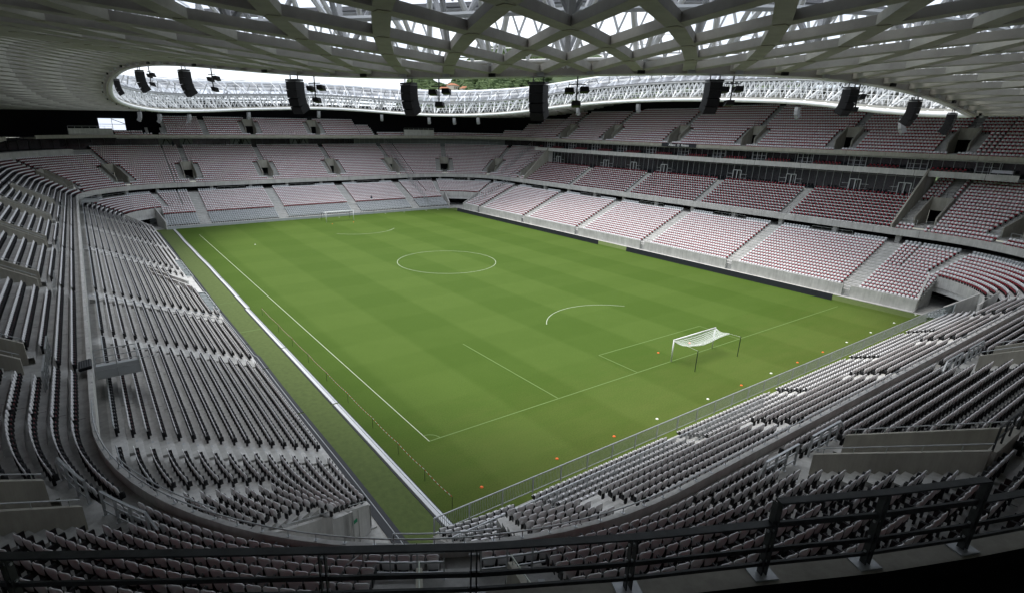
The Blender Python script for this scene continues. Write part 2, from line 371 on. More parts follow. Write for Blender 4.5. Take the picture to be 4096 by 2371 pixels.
# ------------------------------------------------------------------ ground, pitch
b = MB(); b.poly([(-3000, -3000, -.30), (3000, -3000, -.30), (3000, 3000, -.30), (-3000, 3000, -.30)], material('outer_ground', (.16, .16, .13), .9, noise=.3, nscale=.02)); tag(b.obj('ground'), kind='structure')
b = MB(); b.poly([(-56, -77, -.02), (56, -77, -.02), (56, 77, -.02), (-56, 77, -.02)], M['concrete']); tag(b.obj('stadium_floor'), kind='structure')
b = MB(); b.poly([(-37.7, -64.4, .0), (37, -64.4, 0), (37, 62, 0), (-37.7, 62, 0)], M['grass']); tag(b.obj('pitch'), kind='structure')
b = MB(); b.poly([(-41.0, -63.8, -.005), (-37.7, -63.8, -.005), (-37.7, 61.5, -.005), (-41.9, 61.5, -.005), (-41.9, -25, -.005)], M['turf']); tag(b.obj('artificial_turf_strip'), kind='structure')
b = MB(); b.poly([(37.0, -64.4, -.004), (39.9, -64.4, -.004), (39.9, 60.5, -.004), (37.0, 60.5, -.004)], M['turf']); tag(b.obj('turf_verge'), kind='structure')

HW, HL = 34.06, 53.27
def flat_line(b, p, q, w=.13, z=.006, m=None):
    b.bar((p[0], p[1], z), (q[0], q[1], z), w, .006, m)
def flat_arc(b, c, r, a0, a1, w=.13, m=None, n=90):
    vs = []
    for i in range(n+1):
        t = a0+(a1-a0)*i/n
        for rad in (r-w/2, r+w/2): vs.append((c[0]+rad*cos(t), c[1]+rad*sin(t), .009))
    b.faces(vs, [(2*i, 2*i+1, 2*i+3, 2*i+2) for i in range(n)], m)
b = MB()
flat_line(b, (-HW, -HL), (-HW, 50.9), .07, m=M['line'])
flat_arc(b, (0, 0), 9.15, 0, 2*pi, .075, M['line'], 128)
ga = math.acos(5.5/9.15)
flat_arc(b, (0, -HL+11), 9.15, pi/2-ga, pi/2+ga, .08, M['line'], 60)
flat_arc(b, (0, HL-11), 9.15, 1.5*pi-ga, 1.5*pi+ga, .09, M['line'], 60)
flat_arc(b, (-HW, -HL), 1, 0, pi/2, .09, M['linefaint'], 16)
for p, q in (((-HW, -HL), (HW, -HL)), ((-9.16, -HL), (-9.16, -HL+5.5)), ((9.16, -HL), (9.16, -HL+5.5)), ((-9.16, -HL+5.5), (9.16, -HL+5.5)), ((-20.16, -HL), (-20.16, -HL+16.5))):
    flat_line(b, p, q, .10, .0055, M['linefaint'])
tag(b.obj('pitch_markings'), kind='structure')
b = MB(); flat_line(b, (-42, -19.3), (-37.8, -19.3), .15, .0, M['linefaint']); flat_line(b, (-41.6, -6.0), (-37.8, -6.0), .1, .0, M['linefaint']); tag(b.obj('turf_seams'), kind='structure')

# goals -------------------------------------------------------------
def goal(yl, sgn, label, near):
    t = thing('football_goal', label, 'goal', (0, yl, 0), 0, 'football goals')
    f = MB(); hw = 3.66+.06
    for s_ in (-1, 1): f.tube([(s_*hw, 0, 0), (s_*hw, 0, 2.5)], .075, 10, M['post'])
    f.tube([(-hw-.06, 0, 2.5), (hw+.06, 0, 2.5)], .075, 10, M['post'])
    for s_ in (-1, 1): f.tube([(s_*hw, 0, 2.45), (s_*(hw-.02), sgn*.5, 2.25)], .03, 6, M['post'])
    o = f.obj('frame', t, True); 
    # sagging net
    nx, ny = 26, 12; vs = []; depth = 1.85
    for j in range(ny+1):
        v = j/ny
        for i in range(nx+1):
            u_ = i/nx
            x = (u_*2-1)*(hw-.05-.25*v*0)
            sag = (.55*sin(pi*min(1, v*1.15)) + .28*v*sin(pi*u_) + .12*v*sin(2*pi*u_)) if near else (.1*sin(pi*v))
            z = 2.45-.10*v-sag*(.35+.65*sin(pi*u_)) if near else 2.45-.15*v-sag
            vs.append((x, sgn*depth*v, z))
    fs = [(j*(nx+1)+i, j*(nx+1)+i+1, (j+1)*(nx+1)+i+1, (j+1)*(nx+1)+i) for j in range(ny) for i in range(nx)]
    me = bpy.data.meshes.new('net'); me.from_pydata(vs, [], fs); uvl = me.uv_layers.new(name='UVMap')
    for li, l in enumerate(me.loops): k = l.vertex_index; uvl.data[li].uv = ((k % (nx+1))/nx*34, (k//(nx+1))/ny*12)
    me.materials.append(M['net']); no = bpy.data.objects.new('net', me); COL.objects.link(no); no.parent = t
    rp = MB()
    rp.tube([vs[ny*(nx+1)+i] for i in range(nx+1)], .022, 5, M['post'])
    rp.tube([vs[(ny//2)*(nx+1)+i] for i in range(nx+1)], .014, 4, M['post'])
    for i in (0, nx): rp.tube([vs[j*(nx+1)+i] for j in range(ny+1)], .018, 4, M['post'])
    rp.obj('net_rope', no)
    for s_ in (-1, 1):
        pb = MB(); pb.tube([(s_*3.85, sgn*3.1, 0), (s_*3.85, sgn*3.1, 2.35)], .04, 8, M['darkgreen'])
        po = pb.obj('net_pole', t); rb = MB(); rb.tube([(s_*3.85, sgn*3.1, 2.33), (s_*(hw-.05), sgn*depth, vs[ny*(nx+1)][2])], .008, 4, M['post']); rb.obj('guy_rope', po)
goal(-HL, -1, 'near white football goal with its net tied back to two dark poles', True)
goal(HL, 1, 'far white football goal in front of the grey seats at the far end', False)

# field markers -----------------------------------------------------
def dome(name, m):
    b = MB(); n = 12; prof = [(.16, 0), (.15, .03), (.11, .065), (.05, .08), (.02, .08)]; vs = []
    for r_, z in prof:
        for k in range(n): vs.append((r_*cos(2*pi*k/n), r_*sin(2*pi*k/n), z))
    b.faces(vs, [(i*n+k, i*n+(k+1) % n, (i+1)*n+(k+1) % n, (i+1)*n+k) for i in range(len(prof)-1) for k in range(n)]+[tuple((len(prof)-1)*n+k for k in range(n))], m)
    return b.obj(name, smooth=True)
om = dome('marker_disc', M['orange']); wm = dome('marker_disc', M['whitep'])
def place(src, pts, labs, group, cat='marker'):
    for i, (p, l) in enumerate(zip(pts, labs)):
        o = src if i == 0 else src.copy()
        if i: COL.objects.link(o)
        o.location = (*p, .003); o.scale = (.85, .85, 1); tag(o, l, cat, group)
place(om, [(-2.9, -50.9), (2.8, -50.9), (-34.0, -60.6), (-27.1, -60.8), (-20.9, -60.9), (-2.8, -61.0), (7.9, -61.0), (13.5, -61.0), (-3.4, 49.9), (2.3, 50.0)],
      ['orange marker disc just in front of the near goal by its left post', 'orange marker disc seen through the net of the near goal', 'orange marker disc nearest to the striped tape on the turf corner', 'orange marker disc by the near fence, second from the corner', 'orange marker disc by the near fence, third from the corner', 'orange marker disc behind the near goal between two white discs', 'orange marker disc near the fence with a white disc on its left', 'orange marker disc near the fence, the farthest right of the orange ones', 'orange marker disc in front of the left post of the far goal', 'orange marker disc in front of the right post of the far goal'], 'orange discs on the grass')
place(wm, [(2.6, -61.0), (-8.3, -61.0), (-15.5, -60.9), (19.3, -61.0), (25.7, -61.0), (32.6, -61.0), (39.3, -61.1), (-3.5, 59.2), (2.0, 59.2), (15.8, 59.4), (21.7, 59.4), (29.0, 59.4), (33.0, 59.4), (-26.3, 33.3)],
      ['white marker disc by the near fence, right of the near goal pole', 'white marker disc by the near fence, left of the orange disc behind the goal', 'white marker disc by the near fence, leftmost of the white ones', 'white marker disc right of the last orange disc at the near fence', 'white marker disc by the fence, third from its right end', 'white marker disc by the fence, second from its right end', 'white marker disc at the near right corner beside the concrete wall', 'white marker disc behind the left post of the far goal', 'white marker disc inside the far goal mouth', 'white marker disc right of the far goal, nearest to it', 'white marker disc between the far goal and the far right corner', 'white marker disc second from the far right corner', 'white marker disc closest to the far right corner', 'lone white marker disc lying on the left wing of the pitch'], 'white discs on the grass')

# tape barrier ------------------------------------------------------
t = thing('tape_barrier', 'red and white tape strung between thin stakes beside the white cable cover', 'barrier', (-37.0, -61.5, 0))
sy = [-61.5, -57.8, -53.6, -48.9, -43.5, -38, -32.5, -27, -21.5, -14.0]
for y in sy:
    b = MB(); b.tube([(0, y+61.5, 0), (0, y+61.5, 1.0)], .018, 6, M['darkgreen']); b.obj('stake', t)
b = MB(); yy = np.linspace(-61.5, -14, 190)
for i in range(len(yy)-1):
    k = max(j for j in range(len(sy)) if sy[j] <= yy[i]+1e-6); k = min(k, len(sy)-2); f = (yy[i]-sy[k])/(sy[k+1]-sy[k]); z0 = .97-.10*sin(pi*min(1, f))
    b.bar((0, yy[i]+61.5, z0), (0, yy[i+1]+61.5, z0), .012, .045, M['post'] if i % 2 else M['red'])
b.obj('tape', t)

# touchline strips --------------------------------------------------
b = MB(); n = 60; px_ = -37.95
def wob(y): return (.06*sin(y*.11)+.03*sin(y*.37+1))*max(.12, min(1, (y+30)/40))
segs = [(-63.2, -43.2), (-43.0, -27.2), (-27.0, -10.2), (-10.0, 8.3), (8.5, 30.3), (30.5, 60.5)]
t = thing('cable_cover', 'long white cable cover in sections along the left touchline', 'cable cover', (-37.95, 0, 0))
for a, c in segs:
    b = MB(); ys = np.linspace(a, c, 14)
    for i in range(13):
        o_ = -.12 if int(abs(a)) % 2 else .06
        x0, x1 = wob(ys[i])+o_, wob(ys[i+1])+o_
        for (l, r_, z, m) in ((-.38, -.24, .03, M['mat']), (-.20, .08, .05, M['strip']), (.12, .28, .045, M['galv']), (.28, .36, .03, M['mat'])):
            b.hexa([(x0+l, ys[i], -.004), (x0+r_, ys[i], -.004), (x1+r_, ys[i+1], -.004), (x1+l, ys[i+1], -.004)], [(x0+l, ys[i], z), (x0+r_, ys[i], z), (x1+r_, ys[i+1], z), (x1+l, ys[i+1], z)], m)
    b.obj('cover_section', t)
t = thing('edge_mats', 'black rubber mats laid end to end below the left concrete wall', 'mat', (0, 0, 0))
for a, c in ((-63.4, -43.3), (-43.1, -32), (-31.8, -24), (-23.8, -10), (-9.8, 12), (12.2, 34), (34.2, 58)):
    b = MB(); ys = np.linspace(a, c, 12)
    for i in range(11):
        w0, w1 = [-.55+.1*sin(v*.2)-(0.35 if v > -28 else 0) for v in (ys[i], ys[i+1])]
        x0, x1 = -40.75+w0*.5, -40.75+w1*.5
        b.hexa([(x0-.75, ys[i], -.01), (x0+.1, ys[i], -.01), (x1+.1, ys[i+1], -.01), (x1-.75, ys[i+1], -.01)], [(x0-.75, ys[i], .05), (x0+.1, ys[i], .05), (x1+.1, ys[i+1], .05), (x1-.75, ys[i+1], .05)], M['mat'])
        b.bar((x0-.25, ys[i], .06), (x1-.25, ys[i+1], .06), .05, .03, M['seat_grey'])
    b.obj('mat_section', t)

# advertising boards on the right
for y0, y1, lab in ((-51.2, -11.0, 'long black advertising board on the right touchline nearer the camera'), (-3.0, 54.0, 'long black advertising board on the right touchline towards the far corner')):
    t = thing('advertising_board', lab, 'advertising board', (36.5, (y0+y1)/2, 0), 0, 'black boards along the right touchline')
    b = MB(); L_ = y1-y0; n = int(L_/2.5)
    for i in range(n):
        a = -L_/2+L_*i/n; c = a+L_/n-.01
        b.hexa([(-.06, a, 0), (.14, a, 0), (.14, c, 0), (-.06, c, 0)], [(.06, a, .92), (.12, a, .92), (.12, c, .92), (.06, c, .92)], M['adboard'])
    b.obj('board_panel', t)
    b = MB()
    for i in range(n): b.bar((.14, -L_/2+L_*(i+.5)/n, .7), (.6, -L_/2+L_*(i+.5)/n, .02), .04, .04, M['galv'])
    split_parts(b.obj('prop', t), gap=-1)

# ------------------------------------------------------------------ LOWER TIER
def zl(k, side=None):
    if side == 'near' and k < 11: return 1.0+.30*(k-4)
    if side == 'far' and k < 5: return .55+.36*k
    return 1.05+.33*k
def dl(k): return -14.1+.765*k      # front edge of the tread
RA = [48.6, 28.1, 7.9, -11.7, -31.5, -51.3]
LA = [48, 28.5, -34.2, -53.8]
TA = [-30.7, -11.9, 8.3, 26.8]; BA = [-33.8, -19, -4.6, 9.8, 24.2]
KC = 9                                # corner rows start here
lower = thing('lower_stand', 'lowest concrete seating tier running all round the pitch', 'stand')
tb = MB(); stair = {}
def seat_kind_lower(side, k):
    if k == 17: return 1 if side in ('right', 'far') else 0
    if side == 'far' and k < 5: return 1
    if side == 'near' and k < 11: return 3
    return 0
sides = {'right': (MC.uy(-60.3), MC.uy(57.0), [(MC.uy(y)-1.15, MC.uy(y)+1.15) for y in RA]),
         'far': (MC.ux(38.0), MC.ux(-39.2), [(MC.ux(x)-1.15, MC.ux(x)+1.15) for x in TA]),
         'left': (MC.uyl(54.5), MC.uyl(-60.3), [(MC.uyl(y)-.9, MC.uyl(y)+.9) for y in LA]+[(MC.uyl(8.2), MC.uyl(6.0)), (MC.uyl(-18.0), MC.uyl(-20.2))]),
         'near': (MC.uxb(-39.8), MC.uxb(37.6), [(MC.uxb(x)-.7, MC.uxb(x)+.7) for x in BA])}
class Straight:      # each side's rows; past the corner start they bend gently like the curved rows above
    def __init__(s, side): s.side = side
    def P(s, u, d=0):
        t = {'right': u-54.96, 'far': MC.U[2]+34.33-u, 'left': MC.U[4]+54.96-u, 'near': u-MC.U[6]-34.33}[s.side]
        h = 54.96 if s.side in ('right', 'left') else 34.33
        e = max(0, abs(t)-h); f = max(0, min(1, (d+14.1)/6.9))
        o = (55.02 if h > 50 else 75.65)+d-f*(13.4-math.sqrt(max(1, 13.4**2-e*e)))
        return {'right': (o, t), 'far': (t, o), 'left': (-o, t), 'near': (t, -o)}[s.side]
    def ang(s, u):
        a, b_ = s.P(u-.2, -8), s.P(u+.2, -8); return math.atan2(-(b_[0]-a[0]), b_[1]-a[1])
    def straight(s, u): return True
    def us(s, a, c):
        n = 10; return [a]+[v for v in list(np.linspace(a, a+9, n))[1:]+list(np.linspace(c-9, c, n))[:-1] if a < v < c and a+9 < c-9]+[c] if c-a > 20 else list(np.linspace(a, c, 12))
def row_slab(mb, path, us, d, w, z, zb, m):
    mb.sweep(path, us, [(d, zb), (d, z), (d+w, z)], m, closed=False)
for side, (u0, u1, gaps) in sides.items():
    sp = Straight(side)
    U0, U1 = u0, u1
    for k in range(18):
        u0, u1 = U0, U1+((dl(k)+12.5)*.54 if side == 'left' else 0)
        if side == 'near' and k < 4: continue
        if side == 'left' and k < 2: continue
        d = dl(k); z = zl(k, side); w = .765
        seg = (u0, u1) if k < KC else None
        if k < (KC if side != 'near' else 11):
            row_slab(tb, sp, sp.us(u0, u1), d, w, z, -.01, M['lit_lower_terrace'])
            g = gaps
            if side == 'left':      # players' tunnel and dugout cut-outs
                if k < 6: g = gaps+[(MC.uyl(3.6), MC.uyl(-4.8))]
                if k < 3: g = g+[(MC.uyl(18), MC.uyl(-15))]
            for a, c in intervals(u0, u1, g): seat_row(sp, a+.1, c-.1, d+.30, z, seat_kind_lower(side, k))
        # aisle half steps
        if k < 17:
            for a, c in gaps:
                if abs(c-a) > 2.25 and side == 'left': continue
                for hh in (1,):
                    p0 = sp.P(a, d+.38); p1 = sp.P(c, d+.38); p2 = sp.P(c, d+.764); p3 = sp.P(a, d+.764)
                    stair.setdefault((side, round((a+c)/2, 1)), []).append([(p0, p1, p2, p3), z])
b = MB(); spl = Straight('left')
for u in np.arange(MC.uyl(40), MC.uyl(-58), 7.3):
    if min(abs(u-MC.uyl(y)) for y in LA+[7, -19]) < 2 or abs(u-MC.uyl(-.6)) < 5: continue
    for k in range(3, 17): b.bar((*spl.P(u, dl(k)+.01), zl(k)+.001), (*spl.P(u, dl(k)+.755), zl(k)+.001), .03, .006, M['dark'])
b.obj('expansion_joint', lower)
b = MB()
for y in LA:
    for s_ in (-1, 1):
        for k in range(3, 17): x, y_ = spl.P(MC.uyl(y)+s_*.72, dl(k)+.3); b.box((x, y_, zl(k)+.006), (.12, .22, .008), 0, M['seat_grey'])
split_parts(b.obj('row_plate', lower), 60, -1)
# full ring rows above the corner openings
ulo, uhi = 0, MC.L
cg = []
for i in (1, 3, 5, 7):
    s0 = MC.U[i]; cg += [(s0+4.9, s0+6.3), (s0+25.6, s0+27.0)]
def NRG(k): return [(MC.U[6]-2, MC.U[7]+9)] if k < 11 else []
def SWG(k): return (MC.U[5]+11.2, MC.U[5]+26.6)   # vehicle entrance: no lower rows in the near left corner
gaps_all = cg+sum([s_[2] for s_ in sides.values()], [])
us_full = MC.samples(0, MC.L, 1.5)
def kind_at(u):
    if MC.U[2] <= u <= MC.U[3]: return 'far'
    if MC.U[6] <= u <= MC.U[7]: return 'near'
    return 'side'
for k in range(KC, 18):
    for a, c in intervals(0, MC.L, [SWG(k)]+NRG(k)): row_slab(tb, MC, MC.samples(a, c, 1.5), dl(k), .765, zl(k), zl(k)-.36 if k > KC else 2.0, M['lit_lower_terrace'])
    g = gaps_all[:]+[SWG(k)]+NRG(k)
    for i in (1, 3, 5, 7):   # split at curve joints
        g += [(MC.U[i]-.05, MC.U[i]+.05), (MC.U[i+1]-.05, MC.U[i+1]+.05)] if i < 7 else [(MC.U[7]-.05, MC.U[7]+.05)]
    if k == 17:
        mids = [MC.uy(y)+10 for y in RA[1:]]+[MC.ux(x)-9.5 for x in TA[1:]]+[MC.ux(-21.3)]+[MC.U[1]+16, MC.U[3]+16]
        g += [(m_-3.6, m_+3.6) for m_ in mids]
    for a, c in intervals(0, MC.L, g): seat_row(MC, a+.1, c-.1, dl(k)+.30, zl(k), 1 if k == 17 else 0)
tb.obj('terrace', lower)
for key, ls in stair.items():
    b = MB()
    for q, z in ls: b.hexa([(*p, z-.01) for p in q], [(*p, z+.165) for p in q], M['concrete'])
    split_parts(b.obj('aisle_stair', lower), gap=1.2)
# corner lintels, their recesses and the slanting tunnel walls
def zq(d): return zl(0)+(d+14.1)/.765*.33
CORN = {'far_right': (MC.U[1], (40.6, 57.4), (38.4, 61.2), 'far'), 'far_left': (MC.U[3], (-39.3, 60.8), (-42.4, 54.6), ''), 'near_right': (MC.U[7], (37.4, -64.3), (40.6, -60.4), '')}
b = MB(); dc = dl(KC)
for nm, (s0, pa, pb, _) in CORN.items():
    us = MC.samples(s0+.3, s0+MC.la-.3, 1.2)
    b.sweep(MC, us, [(dc-.18, zl(KC)-1.25), (dc-.18, zl(KC)+.22), (dc+.05, zl(KC)+.22), (dc+.05, zl(KC)-1.25)], M['wall'])
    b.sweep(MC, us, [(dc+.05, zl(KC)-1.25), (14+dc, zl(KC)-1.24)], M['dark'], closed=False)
split_parts(b.obj('tunnel_lintel', lower))
b = MB()
for nm, (s0, pa, pb, _) in CORN.items():
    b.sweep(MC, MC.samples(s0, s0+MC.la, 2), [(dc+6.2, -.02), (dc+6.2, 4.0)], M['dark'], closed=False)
    for fr in (.22, .72):
        x, y = MC.P(s0+MC.la*fr, dc+5.9); b.box((x, y, 1.25), (1.6, .12, 2.5), MC.ang(s0+MC.la*fr)+pi/2, M['seat_grey'])
split_parts(b.obj('tunnel_back_wall', lower), gap=.1)
def slant_wall(p, q, z0, z1, name='tunnel_side_wall', th=.25, top=None, mat=None):
    p = np.array(p); q = np.array(q); d = q-p; L_ = np.linalg.norm(d); n_ = np.array((-d[1], d[0]))/L_*th/2
    b = MB(); A = [p-n_, q-n_, q+n_, p+n_]
    b.hexa([(*A[0], -.02), (*A[1], -.02), (*A[2], -.02), (*A[3], -.02)], [(*A[0], z0), (*A[1], z1), (*A[2], z1), (*A[3], z0)], mat or M['wall'])
    return b.obj(name, lower)
def cpt(s0, s): return MC.P(s0+s, dc-.1)
slant_wall((40.55, -60.45), cpt(MC.U[7], MC.la-6.5), 1.85, zl(KC)+.45)
slant_wall((37.75, -64.3), cpt(MC.U[7], 9.8), 2.3, zl(KC)+.35)
slant_wall(cpt(MC.U[7], 9.0), MC.P(MC.U[7]+9.0, dl(11)), 3.0, zl(11)+.3)
slant_wall((40.7, 57.1), cpt(MC.U[1], 6.2), 1.85, zl(KC)+.45)
slant_wall((38.1, 61.1), cpt(MC.U[1], MC.la-9.0), 1.85, zl(KC)+.45)
slant_wall((-39.3, 60.9), cpt(MC.U[3], 10.0), 1.85, zl(KC)+.45)
slant_wall((-42.45, 54.55), cpt(MC.U[3], MC.la-5.2), 1.85, zl(KC)+.45)
slant_wall((-42.45, -60.4), (-48.0, -63.45), 2.0, 4.75)
slant_wall((-48.0, -63.45), MC.P(MC.U[5]+11.1, -.1), 4.75, zl(17)+.45)
slant_wall((-39.9, -64.2), (-39.6, -68.6), 1.1, 2.6)
slant_wall((-39.6, -68.4), MC.P(MC.U[5]+26.6, -.1), 3.4, zl(17)+.3)
# handrail on the near-left tunnel wall
def rail_on(p, q, zp, zq_, h=.28, parent=None, name='handrail', n=6, m=None, r=.025):
    b = MB(); p = np.array((*p, zp)); q = np.array((*q, zq_))
    b.tube([p+(0, 0, h), q+(0, 0, h)], r, 6, m or M['galv'])
    for i in range(n):
        a = p+(q-p)*(i+.3)/n; b.tube([a, a+(0, 0, h)], r*.7, 5, m or M['galv'])
    return b.obj(name, parent)
rail_on((-42.6, -60.45), (-48.0, -63.45), 2.0, 4.75, parent=lower)
b = MB(); q = np.array((-48.0, -63.45))-np.array((-42.45, -60.4)); q /= np.linalg.norm(q); nn_ = np.array((-q[1], q[0]))*(-.14 if (-q[1]*0+q[0]*1) > 0 else .14)
c0 = np.array((-42.45, -60.4))+q*1.2
b.bar((*(c0+(.05, -.17)), 1.75), (*(c0+q*.45+(.05, -.17)), 1.75), .02, .24, M['green_sign']); b.obj('exit_sign', lower)
b = MB(); b.bar((*(c0+q*.9+(.05, -.17)), 1.6), (*(c0+q*1.7+(.05, -.17)), 1.6), .02, .42, M['galv']); b.obj('wall_plate', lower)

# perimeter walls (things): right, left, grey stepped front at the far end, fences at the near end
def wall_run(name, label, x, y0, y1, gaps, zt, inner, group=None):
    t = thing(name, label, 'wall', (x, (y0+y1)/2, 0), 0, group)
    cy = (y0+y1)/2
    b = MB()
    for a, c in intervals(y0, y1, gaps):
        n = max(1, int(round((c-a)/5)))
        for i in range(n):
            p = a+(c-a)*i/n+.012; q = a+(c-a)*(i+1)/n-.012; b.box((0, (p+q)/2-cy, zt/2), (.22, q-p, zt), 0, M['wall'])
    b.obj('wall_panel', t)
    b = MB(); b.box((-.35*inner, 0, .03), (.5, y1-y0, .06), 0, M['wall']); b.obj('kerb', t)
    for a, c in gaps:
        b = MB(); w_ = c-a
        for yy_ in (a+.04, c-.04): b.bar((0, yy_-cy, 0), (0, yy_-cy, 1.5), .05, .05, M['galv'])
        for z in (.15, .8, 1.45): b.bar((0, a-cy, z), (0, c-cy, z), .04, .04, M['galv'])
        for i in range(5): b.bar((0, a+w_*(i+.5)/5-cy, .15), (0, a+w_*(i+.5)/5-cy, 1.45), .02, .02, M['galv'])
        b.obj('gate', t)
    return t
wall_run('perimeter_wall', 'pale concrete panel wall behind the black boards on the right touchline', 40.6, -60.5, 57.2, [(y-.55, y+.55) for y in RA], 1.78, 1)
tl_ = wall_run('perimeter_wall', 'concrete panel wall at the foot of the left stand', -42.5, -60.4, 54.5, [(-33.0-.6, -33.0+.6), (-4.8, 3.6)], 1.70, -1)

# fences at the near end
def fence(name, label, x0, x1, y, zb, zt, m, step=.13, panel=2.5, ret=None):
    t = thing(name, label, 'fence', (x0, y, 0), 0, 'steel baluster fences of the near end stand')
    L_ = x1-x0; n = int(L_/panel)
    b = MB(); b.tube([(0, 0, zt), (L_, 0, zt)], .045, 6, m); b.bar((0, 0, zb+.08), (L_, 0, zb+.08), .04, .05, m); b.obj('top_rail', t)
    b = MB()
    for i in range(n+1): b.bar((L_*i/n, 0, zb-.1), (L_*i/n, 0, zt), .07, .07, m)
    split_parts(b.obj('fence_post', t), gap=-1)
    b = MB(); k = int(L_/step)
    for i in range(k): b.bar((L_*(i+.5)/k, 0, zb+.08), (L_*(i+.5)/k, 0, zt-.02), .022, .022, m)
    b.obj('baluster_row', t)
    return t
fence('baluster_fence', 'long galvanised baluster fence along the pitch edge of the near end', -39.9, 32.8, -64.15, 1.15, 2.3, M['galv'])
fence('baluster_fence', 'shorter inner baluster fence between the flat white seats and the upper rows', -40.3, -10, -66.85, 1.9, 3.05, M['galv'])
t = thing('glass_screen', 'low clear screen closing the right end of the near stand by the tunnel', 'screen', (32.8, -64.15, 0))
b = MB(); b.bar((0, 0, 1.7), (5.4, -1.1, 2.3), .03, 1.1, M['glass']); b.obj('pane', t)
b = MB(); b.tube([(0, 0, 2.3), (5.4, -1.1, 2.9)], .04, 6, M['galv']); b.tube([(5.4, -1.1, 1.6), (5.4, -1.1, 2.9)], .06, 6, M['post']); b.obj('frame', t)
# grey front of the far end stand
t = thing('barrier', 'low grey barrier in front of the grey seats at the far end', 'barrier', (0, 61.0, 0))
b = MB(); b.box((-.6, 0, .3), (77.2, .12, .6), 0, M['seat_grey'])
for i in range(39): b.box((-39+i*2, -.08, .5), (.06, .06, 1.06), 0, M['galv'])
b.obj('panel_row', t); b = MB(); b.tube([(-39.2, 0, 1.08), (38, 0, 1.08)], .04, 6, M['galv']); b.obj('top_rail', t)

# players' ramp, dugouts, dividing walls on the left
t = thing('players_tunnel', 'concrete ramp walls of the players tunnel cutting through the left stand', 'tunnel', (-44, 0, 0))
for y0, y1 in ((4.2, -4.6), (1.2, -8.0)):
    b = MB(); p = np.array((-4.3, y0)); q = np.array((1.0, y1 if y0 > 3 else y1+.0)); p = np.array((-4.3, y0)); q = np.array((.2, y0-6.5))
    n_ = np.array((q-p)[::-1]*(1, -1)); n_ = n_/np.linalg.norm(n_)*.12
    b.hexa([(*(p-n_), -.0), (*(q-n_), 0), (*(q+n_), 0), (*(p+n_), 0)], [(*(p-n_), 4.3), (*(q-n_), 2.9), (*(q+n_), 2.9), (*(p+n_), 4.3)], M['wall']); b.obj('ramp_wall', t)
b = MB(); b.poly([(-4.3, 4.2, 3.0), (.2, -2.3, 2.2), (.2, -5.2, 2.2), (-4.3, 1.3, 3.0)], M['seat_grey']); b.obj('ramp_roof', t)
b = MB(); b.bar((.5, -3.2, 1.0), (.5, -2.6, 1.0), .3, .9, M['red']); b.obj('red_cover', t)
for y0, y1, lab in ((17.3, 4.6, 'farther team dugout with a framed clear roof beside the left wall'), (-5.4, -14.6, 'nearer team dugout with a framed clear roof and slanting bars')):
    t = thing('team_dugout', lab, 'dugout', (-42.9, (y0+y1)/2, 0), 0, 'team dugouts'); h = (y0-y1)/2; cyy = 0
    b = MB()
    for i in range(7):
        y = -h+2*h*i/6
        b.bar((-.9, y, 2.0), (.7, y, 1.75), .05, .06, M['post']); b.bar((.7, y, 1.75), (.85, y, 0), .05, .05, M['post'])
    b.bar((.7, -h, 1.75), (.7, h, 1.75), .06, .06, M['post']); b.bar((-.9, -h, 2.0), (-.9, h, 2.0), .06, .06, M['post']); b.obj('frame', t)
    b = MB(); b.poly([(-.9, -h, 2.02), (.7, -h, 1.78), (.7, h, 1.78), (-.9, h, 2.02)], M['glass']); b.obj('roof_pane', t)
    b = MB(); b.box((-.5, 0, .3), (.5, 2*h-.4, .6), 0, M['seat_grey']); b.obj('bench', t)
    b = MB(); b.box((-1.05, 0, 1.05), (.2, 2*h, 2.1), 0, M['wall'])
    for s_ in (-1, 1): b.box((-.3, s_*(h+.12), .9), (1.7, .2, 1.8), 0, M['wall'])
    b.obj('back_wall', t)
for ya, yb, lab in ((6.0, 9.5, 'low concrete dividing wall across the left lower stand beyond the tunnel'), (-21.9, -18.4, 'low concrete dividing wall across the left lower stand on the camera side of the tunnel')):
    t = thing('dividing_wall', lab, 'wall', (-49.5, (ya+yb)/2, 0), 0, 'dividing walls across the left lower stand'); cy = (ya+yb)/2
    b = MB(); n = 17
    for i in range(n):
        f0, f1 = i/n, (i+1)/n; xa, xb = 6.9-12.4*f0, 6.9-12.4*f1; y0 = (yb+(ya-yb)*f0)-cy; y1 = (yb+(ya-yb)*f1)-cy
        za, zb_ = zq(-14.1+12.4*f0)+.75, zq(-14.1+12.4*f1)+.75
        b.hexa([(xa, y0-.1, za-1.2), (xb, y1-.1, zb_-1.2), (xb, y1+.1, zb_-1.2), (xa, y0+.1, za-1.2)], [(xa, y0-.1, za), (xb, y1-.1, zb_), (xb, y1+.1, zb_), (xa, y0+.1, za)], M['wall'])
    b.obj('wall_body', t)
    b = MB(); b.tube([(6.9, yb-cy, zq(-14.1)+1.1), (-5.5, ya-cy, zq(-1.7)+1.1)], .03, 6, M['galv'])
    for i in range(15): f = (i+.5)/15; b.tube([(6.9-12.4*f, (yb+(ya-yb)*f)-cy, zq(-14.1+12.4*f)+.7), (6.9-12.4*f, (yb+(ya-yb)*f)-cy, zq(-14.1+12.4*f)+1.1)], .02, 5, M['galv'])
    b.obj('handrail', t)

